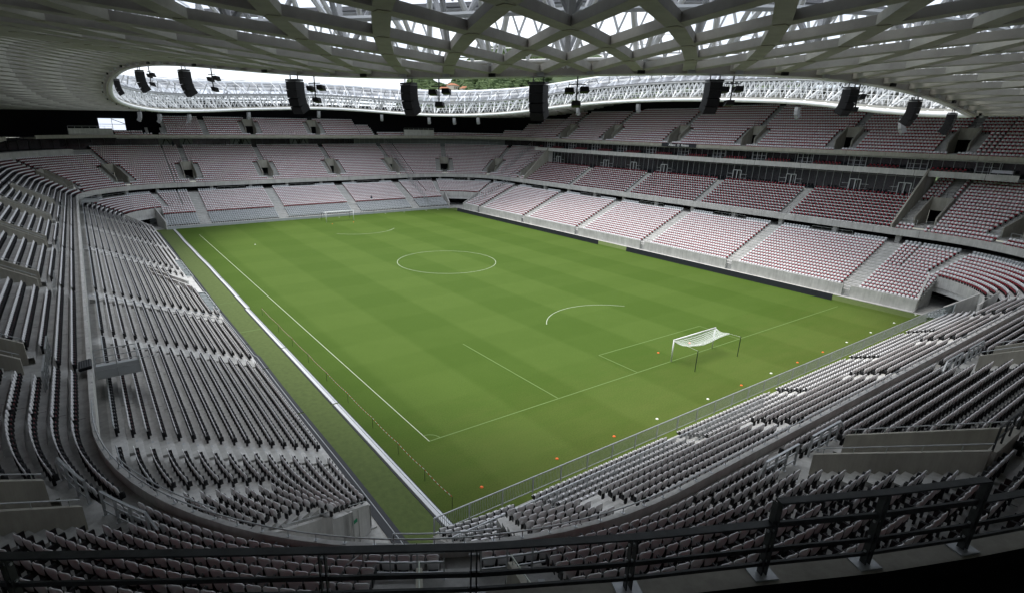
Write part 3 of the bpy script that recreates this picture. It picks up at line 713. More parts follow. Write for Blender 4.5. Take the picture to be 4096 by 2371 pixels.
# back of the lower tier: deck, dark wall, columns
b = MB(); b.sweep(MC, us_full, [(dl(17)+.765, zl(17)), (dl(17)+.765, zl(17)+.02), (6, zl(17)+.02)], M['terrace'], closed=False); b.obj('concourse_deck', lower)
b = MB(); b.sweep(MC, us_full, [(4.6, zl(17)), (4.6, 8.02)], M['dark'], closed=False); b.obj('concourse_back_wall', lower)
ucol = list(np.arange(MC.U[0]+4, MC.U[1], 9.85))+[MC.U[1]+6, MC.U[1]+15, MC.U[1]+24]+list(np.arange(MC.U[2]+1, MC.U[3], 9.85))+[MC.U[3]+4, MC.U[3]+11, MC.U[3]+18, MC.U[3]+26]
for u in ucol:
    b = MB(); x, y = MC.P(u, 1.2); b.box((x, y, (zl(17)+8.0)/2), (.7, .7, 8.0-zl(17)), MC.ang(u), M['concrete']); b.obj('column', lower)
# concourse railing pieces in the grey seat gaps
b = MB()
for m_ in [MC.uy(y)+10 for y in RA[1:]]+[MC.ux(x)-9.5 for x in TA[1:]]+[MC.ux(-21.3), MC.U[1]+16, MC.U[3]+16]:
    for s_ in range(5):
        x, y = MC.P(m_-3.4+s_*1.7, dl(17)+.5); b.tube([(x, y, zl(17)), (x, y, zl(17)+1.05)], .025, 5, M['galv'])
    for z in (.55, 1.05): b.tube([(*MC.P(m_-3.4+s_*1.7, dl(17)+.5), zl(17)+z) for s_ in range(5)], .022, 5, M['galv'])
split_parts(b.obj('concourse_railing', lower))

# ------------------------------------------------------------------ MIDDLE TIER
middle = thing('middle_stand', 'middle seating tier behind the curved pale parapet', 'stand')
def zm(k): return 8.62+.435*k
def dm(k): return .50+.775*k
b = MB(); b.sweep(MC, us_full, [(0, 8.02), (0, 9.12), (.24, 9.12), (.24, 8.3), (6.2, 8.3), (6.2, 8.02)], M['wall']); b.obj('parapet', middle)
b = MB()
for i in range(int(MC.L/6.55)):
    u = i*6.55+1; x, y = MC.P(u, -.002); x2, y2 = MC.P(u, .10)
    b.bar((x, y, 8.57), (x2, y2, 8.57), .03, 1.112, M['dark'])
b.obj('parapet_joint', middle)
mv = {'far': [MC.ux(x) for x in (29.1, 9.4, -10.3, -30.0)], 'nw': [MC.U[3]+10.1, MC.U[3]+23.8], 'left': [MC.uyl(y) for y in (34, 14, -6, -26, -46.9)], 'sw': [MC.U[5]+8.7, MC.U[5]+22.4],
      'near': [MC.uxb(x) for x in (-28, -7.6, 12, 31.6)], 'se': [MC.U[7]+10.1, MC.U[7]+23.8], 'right': [MC.uy(-53.2), MC.uy(50.3)], 'ne': [MC.U[1]+8.7, MC.U[1]+22.4]}
voms = sum(mv.values(), [])
BA0, BA1 = MC.uy(-49.8), MC.uy(46.7)          # business block on the right side
bizaisle = [MC.uy(y) for y in (27.2, 7.2, -12.5, -31.7)]
def scl(path, u, d):                            # arc stretch at depth d
    return 1 if path.straight(u) else path.r/(path.r+d)
K0, K1 = 2, 10
tb = MB()
def clear_runs(k):
    """terrace intervals: cut only the vomitory openings"""
    g = [(u-1.35*scl(MC, u, dm(k)), u+1.35*scl(MC, u, dm(k))) for u in voms] if K0 <= k < K1 else []
    return intervals(0, MC.L, g)
def seat_gaps(k):
    g = []
    for u in voms:
        s_ = scl(MC, u, dm(k)); h = .62 if k < K0 else (2.75 if k < K1 else .62); g.append((u-h*s_, u+h*s_))
    g += [(u-.85, u+.85) for u in bizaisle]
    g += [(BA0-.3, BA0+.3), (BA1-.3, BA1+.3)]
    for i in range(1, 8): g.append((MC.U[i]-.04, MC.U[i]+.04))
    return g
for k in range(20):
    for a, c in clear_runs(k):
        us = MC.samples(a, c, 1.5)
        if k >= 11:
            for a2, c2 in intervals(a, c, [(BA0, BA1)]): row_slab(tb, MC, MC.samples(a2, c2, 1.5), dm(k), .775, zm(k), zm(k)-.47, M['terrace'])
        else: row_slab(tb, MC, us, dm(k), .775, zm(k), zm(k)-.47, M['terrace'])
    for a, c in intervals(0, MC.L, seat_gaps(k)):
        mid = (a+c)/2; biz = BA0 < mid < BA1
        if biz and k > 10: continue
        if MC.U[3]+13 < mid < MC.U[4]-1 and k > 15: continue
        if MC.U[5]+2 < mid < MC.U[6]+3 and k > 13: continue
        seat_row(MC, a+.08, c-.08, dm(k)+.30, zm(k), 2 if biz else 0, .62 if biz else .5)
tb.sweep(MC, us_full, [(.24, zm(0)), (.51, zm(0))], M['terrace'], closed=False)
tb.obj('terrace', middle)
# expansion joints and small row plates beside the aisles (nearest part of the tier)
b = MB()
for u in np.arange(MC.U[4]+50, MC.U[7]+8, 7.3):
    if min(abs(u-v) for v in voms) < 3.2: continue
    for k in range(13):
        p, q = MC.P(u, dm(k)+.01), MC.P(u, dm(k)+.76); b.bar((*p, zm(k)+.001), (*q, zm(k)+.001), .03, .006, M['dark'])
b.obj('expansion_joint', middle)
b = MB()
for v in mv['sw']+mv['near']+mv['left'][3:]:
    for k in range(2, 13):
        h = (2.75 if k < K1 else .62)*scl(MC, v, dm(k))
        for s_ in (-1, 1): x, y = MC.P(v+s_*(h-.22), dm(k)+.30); b.box((x, y, zm(k)+.006), (.12, .22, .008), MC.ang(v), M['seat_grey'])
split_parts(b.obj('row_plate', middle), 60, -1)
# blank wall band at the far left corner
b = MB(); b.sweep(MC, MC.samples(MC.U[3]+13, MC.U[4]-1, 1.5), [(dm(16)+.05, zm(16)-.2), (dm(16)+.05, zm(19)+.3), (dm(20), zm(19)+.3), (dm(20), zm(16)-.2)], M['wall']); b.obj('blank_wall', middle)

def guard(label, path, u0, u1, d, z, brace=1, group='guard railings in front of the stair landings'):
    """heavy railing: flat top rail, two lower rails, posts on base plates"""
    x0, y0 = path.P((u0+u1)/2, d); t = thing('guard_railing', label, 'railing', (x0, y0, z), 0, group)
    n = max(2, int(round((u1-u0)*(1 if path.straight(u0) else (path.r+d)/path.r)/.95))+1); us = np.linspace(u0, u1, n)
    P_ = [np.array((*path.P(u, d), z))-np.array((x0, y0, z)) for u in us]
    b = MB(); 
    for p, q in zip(P_, P_[1:]): b.bar(p+(0, 0, 1.1), q+(0, 0, 1.1), .10, .045, M['galv'])
    e = P_[0] if brace < 0 else P_[-1]; f = path.P(us[0]-.5 if brace < 0 else us[-1]+.5, d+.05); e2 = np.array((*f, z))-np.array((x0, y0, z))
    b.bar(e+(0, 0, 1.1), e2+(0, 0, .55), .08, .04, M['galv']); b.bar(e2+(0, 0, .58), e2+(0, 0, -.5), .05, .05, M['galv'])
    b.obj('top_rail', t)
    b = MB()
    for h_ in (.25, .68):
        for p, q in zip(P_, P_[1:]): b.bar(p+(0, 0, h_), q+(0, 0, h_), .03, .07, M['galv'])
    b.obj('lower_rail', t)
    for p, u in zip(P_, us):
        b = MB(); b.box(p+np.array((0, 0, .55)), (.05, .10, 1.1), path.ang(u)-pi/2, M['galv']); o = b.obj('post', t)
        b = MB(); b.box(p+np.array((0, 0, .012)), (.20, .16, .024), path.ang(u), M['galv'])
        for s_ in (): b.box(p+np.array((s_*cos(path.ang(u)), s_*sin(path.ang(u)), .04)), (.03, .03, .04), path.ang(u), M['galv_dark'])
        b.obj('base_plate', o)
VOMLAB = {}
def vomitory(path, u0, parent, dfun, zfun, k0, k1, hw=1.35, W=1.2, near=False, lift=.8):
    zl_ = zfun(k0); x0, y0 = path.P(u0, dfun(k0)); t = bpy.data.objects.new('vomitory', None); COL.objects.link(t); t.parent = parent
    def q(s_, d): return path.P(u0+s_*scl(path, u0, d), d)
    dB = dfun(k1)
    for s_ in (-1, 1):
        b = MB(); N_ = 10; ds = np.linspace(dfun(k0)+1.1, dB+.1, N_+1)
        for i in range(N_):
            a, c = ds[i], ds[i+1]; za, zc = [zfun(k0)+(d-dfun(k0))/(dfun(1)-dfun(0))*(zfun(1)-zfun(0))+lift for d in (a, c)]
            A = [q(s_*hw, a), q(s_*(hw+.2), a), q(s_*(hw+.2), c), q(s_*hw, c)]
            b.hexa([(*p, zl_-.3) for p in A], [(*A[0], za), (*A[1], za), (*A[2], zc), (*A[3], zc)], M['beige'])
        wo = b.obj('side_wall', t)
        a, c = ds[0], ds[-1]; za, zc = [zfun(k0)+(d-dfun(k0))/(dfun(1)-dfun(0))*(zfun(1)-zfun(0))+lift for d in (a, c)]
        rail_on(q(s_*(hw+.1), a), q(s_*(hw+.1), c), za, zc, .26, wo, n=5, m=M['galv'])
    zt = zfun(k1)
    b = MB(); A = [q(-hw, dB-.02), q(hw, dB-.02), q(hw, dB+.22), q(-hw, dB+.22)]
    b.hexa([(*p, zl_+2.15) for p in A], [(*p, zt+lift) for p in A], M['beige']); lo = b.obj('lintel', t)
    b = MB(); A = [q(-hw, dB+.1), q(hw, dB+.1)]
    for s_, h_ in ((0, .5), (0, 1.0)): b.tube([(*A[0], zt+lift+h_*.9), (*A[1], zt+lift+h_*.9)], .03, 6, M['galv_dark'])
    for i in range(4): f = i/3; x, y = A[0][0]+(A[1][0]-A[0][0])*f, A[0][1]+(A[1][1]-A[0][1])*f; b.bar((x, y, zt+lift), (x, y, zt+lift+.92), .06, .04, M['galv_dark'])
    b.obj('top_guard', lo)
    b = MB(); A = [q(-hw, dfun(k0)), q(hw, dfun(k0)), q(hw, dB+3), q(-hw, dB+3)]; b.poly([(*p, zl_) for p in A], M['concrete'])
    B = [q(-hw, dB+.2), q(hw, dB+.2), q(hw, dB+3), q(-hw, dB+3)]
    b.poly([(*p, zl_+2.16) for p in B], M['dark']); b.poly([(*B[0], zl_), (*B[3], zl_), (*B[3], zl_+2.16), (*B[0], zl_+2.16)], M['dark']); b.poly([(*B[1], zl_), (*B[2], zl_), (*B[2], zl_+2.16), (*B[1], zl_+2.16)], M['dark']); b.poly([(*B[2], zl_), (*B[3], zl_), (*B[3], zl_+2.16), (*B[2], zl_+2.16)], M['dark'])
    b.obj('passage', t)
    # landing and side stairs (half steps)
    b = MB()
    L4 = [q(-hw-W-.15, dfun(k0)+.0), q(hw+W+.15, dfun(k0)), q(hw+W+.15, dfun(k0)+1.45), q(-hw-W-.15, dfun(k0)+1.45)]
    b.hexa([(*p, zl_-.2) for p in L4], [(*p, zl_+.012) for p in L4], M['terrace'])
    for s_ in (-1, 1):
        for k in range(k0, k1):
            a, c = s_*(hw+.2), s_*(hw+.2+W); d0 = dfun(k)+.39; d1 = dfun(k)+(dfun(1)-dfun(0))-.002
            A = [q(a, d0), q(c, d0), q(c, d1), q(a, d1)]
            if k > k0+1: b.hexa([(*p, zfun(k)-.01) for p in A], [(*p, zfun(k)+(zfun(1)-zfun(0))/2) for p in A], M['concrete'])
    for k in range(k1+2, 19 if zfun is zm else k1+2):
        d0 = dfun(k)+.39; d1 = dfun(k)+(dfun(1)-dfun(0))-.002; A = [q(-.6, d0), q(.6, d0), q(.6, d1), q(-.6, d1)]
        b.hexa([(*p, zfun(k)-.01) for p in A], [(*p, zfun(k)+(zfun(1)-zfun(0))/2) for p in A], M['concrete'])
    split_parts(b.obj('stair_landing', t), gap=.6)
    return t
for u in voms: vomitory(MC, u, middle, dm, zm, K0, K1)
# guard railings in front of each landing (two halves with a gap)
gl = {}
names = [('near end stand, left unit', 0)]
def guards_for(u, text):
    s_ = scl(MC, u, 2.0)
    guard('grey steel guard railing, left half, '+text, MC, u-3.3*s_, u-.62*s_, dm(2)+.08, zm(2), -1)
    guard('grey steel guard railing, right half, '+text, MC, u+.62*s_, u+3.3*s_, dm(2)+.08, zm(2), 1)
guards_for(mv['sw'][0], 'on the curved landing at the lower left')
guards_for(mv['sw'][1], 'on the landing just below the big foreground rail')
guards_for(mv['near'][0], 'on the first landing of the near end stand')
guards_for(mv['near'][1], 'on the second landing of the near end stand')
guards_for(mv['left'][4], 'on the landing beside the hanging camera platform')
b = MB()
for u in mv['far']+mv['nw']+mv['ne']+mv['right']+mv['left'][:4]+mv['near'][2:]+mv['se']:
    s_ = scl(MC, u, 2.0)
    for s0_, s1_ in ((-3.2, -.62), (.62, 3.2)):
        for f in (0, .5, 1): x, y = MC.P(u+(s0_+(s1_-s0_)*f)*s_, dm(2)+.1); b.bar((x, y, zm(2)), (x, y, zm(2)+1.0), .04, .04, M['galv'])
        for h_ in (.5, 1.0): b.bar((*MC.P(u+s0_*s_, dm(2)+.1), zm(2)+h_), (*MC.P(u+s1_*s_, dm(2)+.1), zm(2)+h_), .03, .03, M['galv'])
split_parts(b.obj('landing_railing', middle))
# low handrail on the near parapet
b = MB(); us = MC.samples(MC.U[5]-2, MC.U[7]+5, 1.0)
b.tube([(*MC.P(u, .10), 9.40) for u in us], .032, 8, M['galv']); ro = b.obj('parapet_handrail', middle, True)
b = MB()
for u in np.arange(MC.U[5]-2, MC.U[7]+5, 1.12): x, y = MC.P(u, .10); b.bar((x, y, 9.12), (x, y, 9.4), .03, .03, M['galv']); b.box((x, y, 9.13), (.14, .12, .02), MC.ang(u), M['galv'])
split_parts(b.obj('handrail_bracket', ro), 60, .05)
b = MB(); b.tube([(*MC.P(u, .06), 9.62) for u in MC.samples(MC.U[5]+8.7-3, MC.U[5]+8.7+4, 1)], .03, 6, M['galv']); b.tube([(*MC.P(u, .06), 9.62) for u in MC.samples(MC.U[5]+22.4-2.4, MC.U[5]+22.4+1.6, 1)], .03, 6, M['galv'])
for u in (MC.U[5]+5.7, MC.U[5]+12.7, MC.U[5]+20, MC.U[5]+24): b.tube([(*MC.P(u, .06), 9.12), (*MC.P(u, .06), 9.62)], .025, 6, M['galv'])
split_parts(b.obj('upper_handrail', ro), gap=.1)
# business block side walls
for uu, lab in ((BA0, ''), (BA1, '')):
    b = MB(); N_ = 10
    for i in range(N_):
        a, c = .25+9.3*i/N_, .25+9.3*(i+1)/N_; za, zc = [9.5+.9*d for d in (a, c)]
        p0, p1 = MC.P(uu-.13, a), MC.P(uu+.13, a); p2, p3 = MC.P(uu+.13, c), MC.P(uu-.13, c)
        b.hexa([(*p, 8.5) for p in (p0, p1, p2, p3)], [(*p0, za), (*p1, za), (*p2, zc), (*p3, zc)], M['beige'])
    b.obj('block_end_wall', middle)
for uu in (BA0, BA1):
    b = MB(); b.sweep(MC, [uu-.13, uu+.13], [(9.55, 8.5), (9.55, 16.84), (13.2, 16.84), (13.2, 8.5)], M['wall']); b.obj('block_return_wall', middle)
for u in bizaisle:
    b = MB()
    for k in range(0, 11):
        A = [MC.P(u-.8, dm(k)+.39), MC.P(u+.8, dm(k)+.39), MC.P(u+.8, dm(k)+.773), MC.P(u-.8, dm(k)+.773)]
        b.hexa([(*p, zm(k)-.01) for p in A], [(*p, zm(k)+.2) for p in A], M['concrete'])
    b.obj('aisle_stair', middle)
# lounge glazing behind the business block
b = MB(); zf = zm(10)+.1; b.sweep(MC, [BA0+.2, BA1-.2], [(dm(11), zf), (11.2, zf)], M['terrace'], closed=False); b.obj('lounge_walkway', middle)
gz = MB(); gz.sweep(MC, [BA0+.2, BA1-.2], [(11.0, zf), (11.0, 16.9)], M['glassdark'], closed=False); go = gz.obj('lounge_glazing', middle)
b = MB(); 
for i, u in enumerate(np.arange(BA0+.6, BA1-.3, 1.48)):
    x, y = MC.P(u, 10.93); b.box((x, y, (zf+16.9)/2), (.09, .055, 16.9-zf), 0, M['mullion'] if i % 8 else M['frame'])
b.bar((*MC.P(BA0+.2, 10.93), 16.55), (*MC.P(BA1-.2, 10.93), 16.55), .06, .05, M['mullion'])
split_parts(b.obj('mullion', go), gap=-1)
for y in (43.5, 24.2, 14.6, 4.9, -14.6, -26.5, -38.5, -46.5):
    b = MB(); u = MC.uy(y)
    for s_ in (-1, 0, 1): x, y_ = MC.P(u+s_*.95, 10.8); b.box((x, y_, zf+1.2), (.10, .12 if s_ else .16, 2.4), 0, M['frame'])
    b.bar((*MC.P(u-.95, 10.8), zf+2.4), (*MC.P(u+.95, 10.8), zf+2.4), .1, .12, M['frame'])
    for s_ in (-1, 1):
        for h_ in (.8, 1.6): b.bar((*MC.P(u+s_*.95, 10.85), zf+h_), (*MC.P(u+s_*2.3, 10.85), zf+h_), .05, .05, M['frame'])
    b.obj('door_frame', middle)

# ------------------------------------------------------------------ BALCONY of boxes on the right side
bal = thing('box_balcony', 'hospitality balcony with red seats and dark box windows under the upper fascia', 'balcony')
yb0, yb1 = -61.5, 53
class LX:
    def __init__(s, x): s.x = x
    def P(s, u, d=0): return (s.x+d, u)
    def ang(s, u): return 0
    def straight(s, u): return True
lx = LX(64.3)
b = MB(); b.sweep(lx, [yb0, yb1], [(0, 16.86), (0, 17.82), (.2, 17.82), (.2, 17.2), (5, 17.2), (5, 16.86)], M['wall']); b.obj('fascia', bal)
b = MB(); 
for yy_ in np.arange(yb0+4, yb1, 9.6): b.box((64.297, yy_, 17.34), (.02, .05, .97), 0, M['dark'])
b.obj('fascia_joint', bal)
b = MB(); b.bar((64.5, yb0, 18.0), (64.5, yb1, 18.0), .05, .05, M['galv_dark']); 
for yy_ in np.arange(yb0, yb1, 2.4): b.bar((64.5, yy_, 17.8), (64.5, yy_, 18.0), .03, .03, M['galv_dark'])
b.obj('balcony_rail', bal)
b = MB(); b.sweep(lx, [yb0, yb1], [(3.0, 17.2), (3.0, 19.8)], M['glassdark'], closed=False); bg_ = b.obj('box_glazing', bal)
b = MB(); 
yy_ = yb0
i = 0
while yy_ < yb1:
    b.box((67.24, yy_, 18.5), (.08, .05, 2.6), 0, M['mullion']); yy_ += 1.55; i += 1
for yc in np.arange(yb0+4.8, yb1, 9.6):
    for s_ in (-1.5, -.5, .5, 1.5): b.box((67.1, yc+s_, 18.4), (.1, .1, 2.4), 0, M['frame'])
    for h_ in (18.0, 18.7): b.box((67.1, yc, h_), (.06, 3.0, .05), 0, M['frame'])
split_parts(b.obj('mullion', bg_), gap=-1)
for j, yc in enumerate(np.arange(yb0+4.8, yb1, 9.6)):
    for r_ in (0, 1):
        a0, a1 = yc+2.1, min(yc+7.6, yb1-.5)
        n = int((a1-a0)/.62)
        for i in range(n): SEATS.append((64.75+r_*.9, a0+(i+.5)*.62, 17.22+r_*.25, 0, 4))
b = MB(); b.box((66.2, -59.0, 18.15), (1.1, 2.6, .5), 0, M['strip']); b.obj('covered_counter', bal)

# dark glazed band behind the rest of the middle tier
band = thing('glazed_band', 'dark glazed concourse band between the middle tier and the upper fascia', 'glazing')
dG = dm(20)+.25; zG = zm(19)
segsG = [(BA1-6, MC.U[5]-20)]
us = MC.samples(MC.uy(53), MC.U[5]-10, 1.5)
b = MB(); b.sweep(MC, us, [(dm(20)-.02, zG), (dG, zG)], M['terrace'], closed=False); b.sweep(MC, us, [(dG, zG), (dG, 19.9)], M['glassdark'], closed=False); 
for us_ in (MC.samples(MC.U[7]+2, MC.L, 1.5)+MC.samples(0, BA0, 1.5)[1:], MC.samples(BA1, MC.uy(53), 1.5)):
    b.sweep(MC, us_, [(dm(20)-.02, zG), (dG, zG)], M['terrace'], closed=False); b.sweep(MC, us_, [(dG, zG), (dG, 19.9)], M['glassdark'], closed=False)
b.obj('dark_pane', band)
u_g = (MC.ux(29), MC.U[1]+10)
b = MB(); b.sweep(MC, MC.samples(MC.U[1]+10, MC.ux(21), 1.5), [(dG-.08, zG), (dG-.08, 19.85)], M['glassgrey'], closed=False); b.obj('pale_pane', band)
b = MB()
for x in (-28, -33, -12.5, -15, 2, 4.5): 
    u = MC.ux(x); b.sweep(MC, [u-1.6, u+1.6], [(dG-.05, zG+.1), (dG-.05, 19.8)], M['glassgrey'], closed=False)
    for s_ in (-1, 1): b.bar((*MC.P(u+s_*1.3, dG-.12), zG+.1), (*MC.P(u, dG-.12), 19.7), .18, .18, M['dark'])
split_parts(b.obj('window_pane', band), gap=.3)
b = MB()
for i, u in enumerate(np.arange(MC.uy(53), MC.U[5]-10, 1.7)):
    x, y = MC.P(u, dG-.1); b.box((x, y, (zG+19.9)/2), (.08, .05, 19.9-zG), MC.ang(u), M['mullion'] if (MC.U[1]+10 < u < MC.ux(21)) else M['galv_dark'])
split_parts(b.obj('mullion', band), gap=-1)

# ------------------------------------------------------------------ near-left corner balcony with the big foreground rail
fb = thing('corner_balcony', 'dark corner balcony directly below the camera', 'balcony')
RP = [(-62.5, -72.5), (-59.2, -75.1), (-55.3, -77.95), (-51.2, -80.5), (-49.15, -81.75), (-46.82, -83.0), (-44.55, -84.08), (-42.72, -84.98), (-40.72, -85.83), (-38.2, -86.8), (-34, -88.1), (-28, -89.3)]
def offs(pts, d):
    o = []; P_ = [np.array(p) for p in pts]
    for i, p in enumerate(P_):
        a = P_[max(0, i-1)]; c = P_[min(len(P_)-1, i+1)]; t_ = (c-a)/np.linalg.norm(c-a); o.append(p+np.array((t_[1], -t_[0]))*d)   # + = away from the pitch
    return o
def strip(b, A, B, m):
    for i in range(len(A)-1): b.poly([A[i], A[i+1], B[i+1], B[i]], m)
kI, kO, fO = offs(RP, -.22), offs(RP, .24), offs(RP, 5.5)
b = MB()
strip(b, [(*p, 16.5) for p in kI], [(*p, 16.5) for p in kO], M['beige']); strip(b, [(*p, 15.4) for p in kI], [(*p, 16.5) for p in kI], M['beige']); strip(b, [(*p, 16.5) for p in kO], [(*p, 16.05) for p in kO], M['dark'])
b.obj('kerb', fb)
b = MB(); strip(b, [(*p, 16.05) for p in kO], [(*p, 16.05) for p in fO], M['dark']); strip(b, [(*p, 15.4) for p in kI], [(*p, 15.4) for p in fO], M['dark']); strip(b, [(*p, 16.05) for p in fO], [(*p, 19.9) for p in fO], M['dark']); b.obj('balcony_floor', fb)  # floor and back painted near-black, lack of light put into the colour
fr = thing('foreground_railing', 'dark flat-bar railing crossing the bottom of the view with a raised section at right', 'railing')
def rpost(i, zt, zb=16.5):
    p = np.array(RP[i]); a = np.array(RP[i-1]); c = np.array(RP[i+1]); rz = math.atan2(*(c-a)[::-1])
    b = MB(); 
    for s_ in (-.045, .045): 
        q = p+np.array((cos(rz), sin(rz)))*s_; b.box((*q, (zt+zb)/2), (.02, .13, zt-zb), rz, M['galv_dark'])
    o = b.obj('post', fr)
    b = MB(); b.box((*p, zb+.015), (.44, .34, .03), rz, M['galv']); b.obj('base_plate', o)
    for h_ in (.3, .62, .95): b = MB(); b.box((*p, zb+h_), (.16, .04, .04), rz, M['galv']); b.obj('bolt', o)
for i in range(1, 6): rpost(i, 17.56)
rpost(6, 18.02); 
for i in (7, 8): rpost(i, 18.02)
for i in (9, 10): rpost(i, 17.56)
def rrail(i0, i1, z, w_, h_, name):
    b = MB()
    for i in range(i0, i1): b.bar((*RP[i], z), (*RP[i+1], z), w_, h_, M['galv_dark'])
    b.obj(name, fr)
rrail(0, 6, 17.6, .16, .035, 'top_rail'); rrail(6, 8, 18.05, .16, .035, 'raised_top_rail'); rrail(8, 11, 17.6, .16, .035, 'top_rail')
for z in (17.05,): rrail(0, 11, z, .04, .09, 'middle_rail')
rrail(0, 11, 16.74, .05, .07, 'bottom_rail'); rrail(6, 8, 17.58, .05, .11, 'middle_rail')
b = MB(); b.tube([(-41.3, -87.6, 16.05), (-41.3, -87.6, 16.75), (-40.2, -88.2, 16.75), (-40.2, -88.2, 16.05)], .03, 6, M['galv_dark']); tag(b.obj('stool_frame'), 'dark bent tube frame standing on the balcony floor at the lower right', 'frame')

# ------------------------------------------------------------------ UPPER TIER (right, far end, both far corners)
upper = thing('upper_stand', 'upper seating tier under the roof beyond the pale fascia', 'stand')
UL0, UL1 = UC.uy(-72+16), UC.U[4]+40
ustart = -14; uend = UC.U[4]+70
us = UC.samples(0, uend, 1.8); us = [-13, -8, -4]+us
gapA, gapB = UC.U[3]+25.9*0.98, UC.U[3]+25.9*1.45     # dark notch in the far left corner
def sweep_cut(b, prof, m, closed=True, lo=-13, hi=uend, cut=True):
    for a, c in intervals(lo, hi, [(gapA, gapB)] if cut else []):
        uu = [a]+[v for v in us if a+.01 < v < c-.01]+[c]; b.sweep(UC, uu, prof, m, closed)
b = MB(); sweep_cut(b, [(0, 19.76), (0, 20.5), (.22, 20.5), (.22, 20.05), (3.5, 20.05), (3.5, 19.76)], M['beige']); b.obj('fascia', upper)
b = MB(); 
for i in range(int((uend+13)/6.5)): u = -12+i*6.5; x, y = UC.P(u, -.003); x2, y2 = UC.P(u, .1); b.bar((x, y, 20.13), (x2, y2, 20.13), .03, .745, M['dark'])
b.obj('fascia_joint', upper)
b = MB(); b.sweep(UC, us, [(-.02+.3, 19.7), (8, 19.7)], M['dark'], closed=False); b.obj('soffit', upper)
def zu(k): return 20.05+.52*k
def du(k): return .55+.80*k
uv = [UC.uy(y) for y in (43.1, 25.6, 4.1, -15.1, -34.3, -52.0)]; uvf = [UC.ux(x) for x in (6.4, -12.0, -36)]
uais = [UC.ux(x) for x in (25, -24)]
def nrows(u):
    u_ = u
    if u_ < UC.uy(50): return 18
    if u_ < UC.U[1]+2: return 11
    if u_ < UC.U[1]+6: return 8
    if u_ < UC.U[1]+12: return 4
    if u_ < UC.ux(34): return 2
    if u_ < UC.ux(20): return 6 if u_ > UC.ux(25) else 2
    if u_ < UC.ux(-34): return 9
    if u_ < UC.ux(-38): return 5
    return 2 if u_ < UC.U[3]+6 else 0
brk = [-13, 0, UC.uy(50), UC.U[1], UC.U[1]+2, UC.U[1]+6, UC.U[1]+12, UC.ux(34), UC.ux(25), UC.ux(20), UC.ux(-34), UC.ux(-38), UC.U[3], UC.U[3]+6]
tb = MB()
for a, c in zip(brk, brk[1:]):
    n = nrows((a+c)/2)
    for k in range(n):
        g = []
        for u in uv+uvf:
            if k >= 1 and k < 7: g.append((u-1.35, u+1.35))
        for a2, c2 in intervals(a, c, g):
            uu = UC.samples(a2, c2, 1.8) if a2 >= 0 else list(np.linspace(a2, c2, 8))
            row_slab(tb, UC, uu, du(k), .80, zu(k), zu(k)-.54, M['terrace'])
        g = []
        for u in uv+uvf: h = .6 if k < 1 else (2.7 if k < 7 else .65); g.append((u-h, u+h))
        g += [(u-.7, u+.7) for u in uais]
        for a2, c2 in intervals(a, c, g):
            if UC.ux(46.5) < (a2+c2)/2 < UC.ux(35): continue
            seat_row(UC, a2+.06, c2-.06, du(k)+.3, zu(k), 0)
    if 0 < n < 18:   # end faces of the stepped blocks
        x, y = UC.P(c if c < UC.ux(0) else a, du(0))
tb.obj('terrace', upper)
for u in uv: vomitory(UC, u, upper, du, zu, 1, 7, lift=.9)
for u in uvf[:2]: vomitory(UC, u, upper, du, zu, 1, 7, lift=.9)
b = MB(); us2 = [v for v in us]
def dF(u): return 15.6 if u < UC.uy(52) else (15.6-4.6*min(1, (u-UC.uy(52))/6))
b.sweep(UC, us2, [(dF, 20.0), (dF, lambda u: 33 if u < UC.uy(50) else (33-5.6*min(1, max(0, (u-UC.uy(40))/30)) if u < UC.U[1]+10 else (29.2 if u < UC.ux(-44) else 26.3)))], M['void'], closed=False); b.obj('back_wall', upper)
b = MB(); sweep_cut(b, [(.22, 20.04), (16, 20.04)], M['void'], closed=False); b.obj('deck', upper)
# solid parapet blocks
for (xa, xb, z0, z1, arc) in ((34.7, 46.2, 20.5, 22.2, 0), (-53.5, -45.0, 20.5, 21.9, 1)):
    if arc: ua, ub = UC.U[3]+6.5, UC.U[3]+16.2
    else: ua, ub = UC.ux(xb)+1, UC.ux(xa)
    b = MB(); b.sweep(UC, UC.samples(ua, ub, 2), [(.5, z0-.4), (.5, z1), (.75, z1), (.75, z0-.4)], M['wall']); o = b.obj('parapet_block', upper)
    b = MB(); n = 7
    for i in range(n): x, y = UC.P(ua+(ub-ua)*i/(n-1), .6); b.bar((x, y, z1), (x, y, z1+.5), .05, .05, M['galv'])
    b.tube([(*UC.P(ua+(ub-ua)*i/(n-1), .6), z1+.5) for i in range(n)], .03, 5, M['galv']); b.obj('parapet_rail', o)
# bright window in the dark back wall at the far left
t = thing('end_window', 'small bright four-pane window in the dark wall at the far left', 'window', (0, 0, 0))
u = UC.U[3]+4.2; P0 = [np.array(UC.P(u+s_, 10.85)) for s_ in (-2.1, 2.1)]
wl = bpy.data.materials.new('lit_window'); wl.use_nodes = True; e = wl.node_tree.nodes['Principled BSDF']; e.inputs['Base Color'].default_value = (.8, .85, .9, 1); e.inputs['Emission Color'].default_value = (.80, .87, 1, 1); e.inputs['Emission Strength'].default_value = .62
b = MB(); b.poly([(*P0[0], 21.4), (*P0[1], 21.4), (*P0[1], 24.2), (*P0[0], 24.2)], wl); b.obj('window_pane', t)
b = MB(); mid = (P0[0]+P0[1])/2
b.bar((*P0[0], 22.8), (*P0[1], 22.8), .25, .12, M['galv']); b.bar((*mid, 21.4), (*mid, 24.2), .25, .12, M['galv']); b.bar((*P0[0], 22.9), (*mid, 24.1), .25, .15, M['beam']); b.obj('window_bar', t)

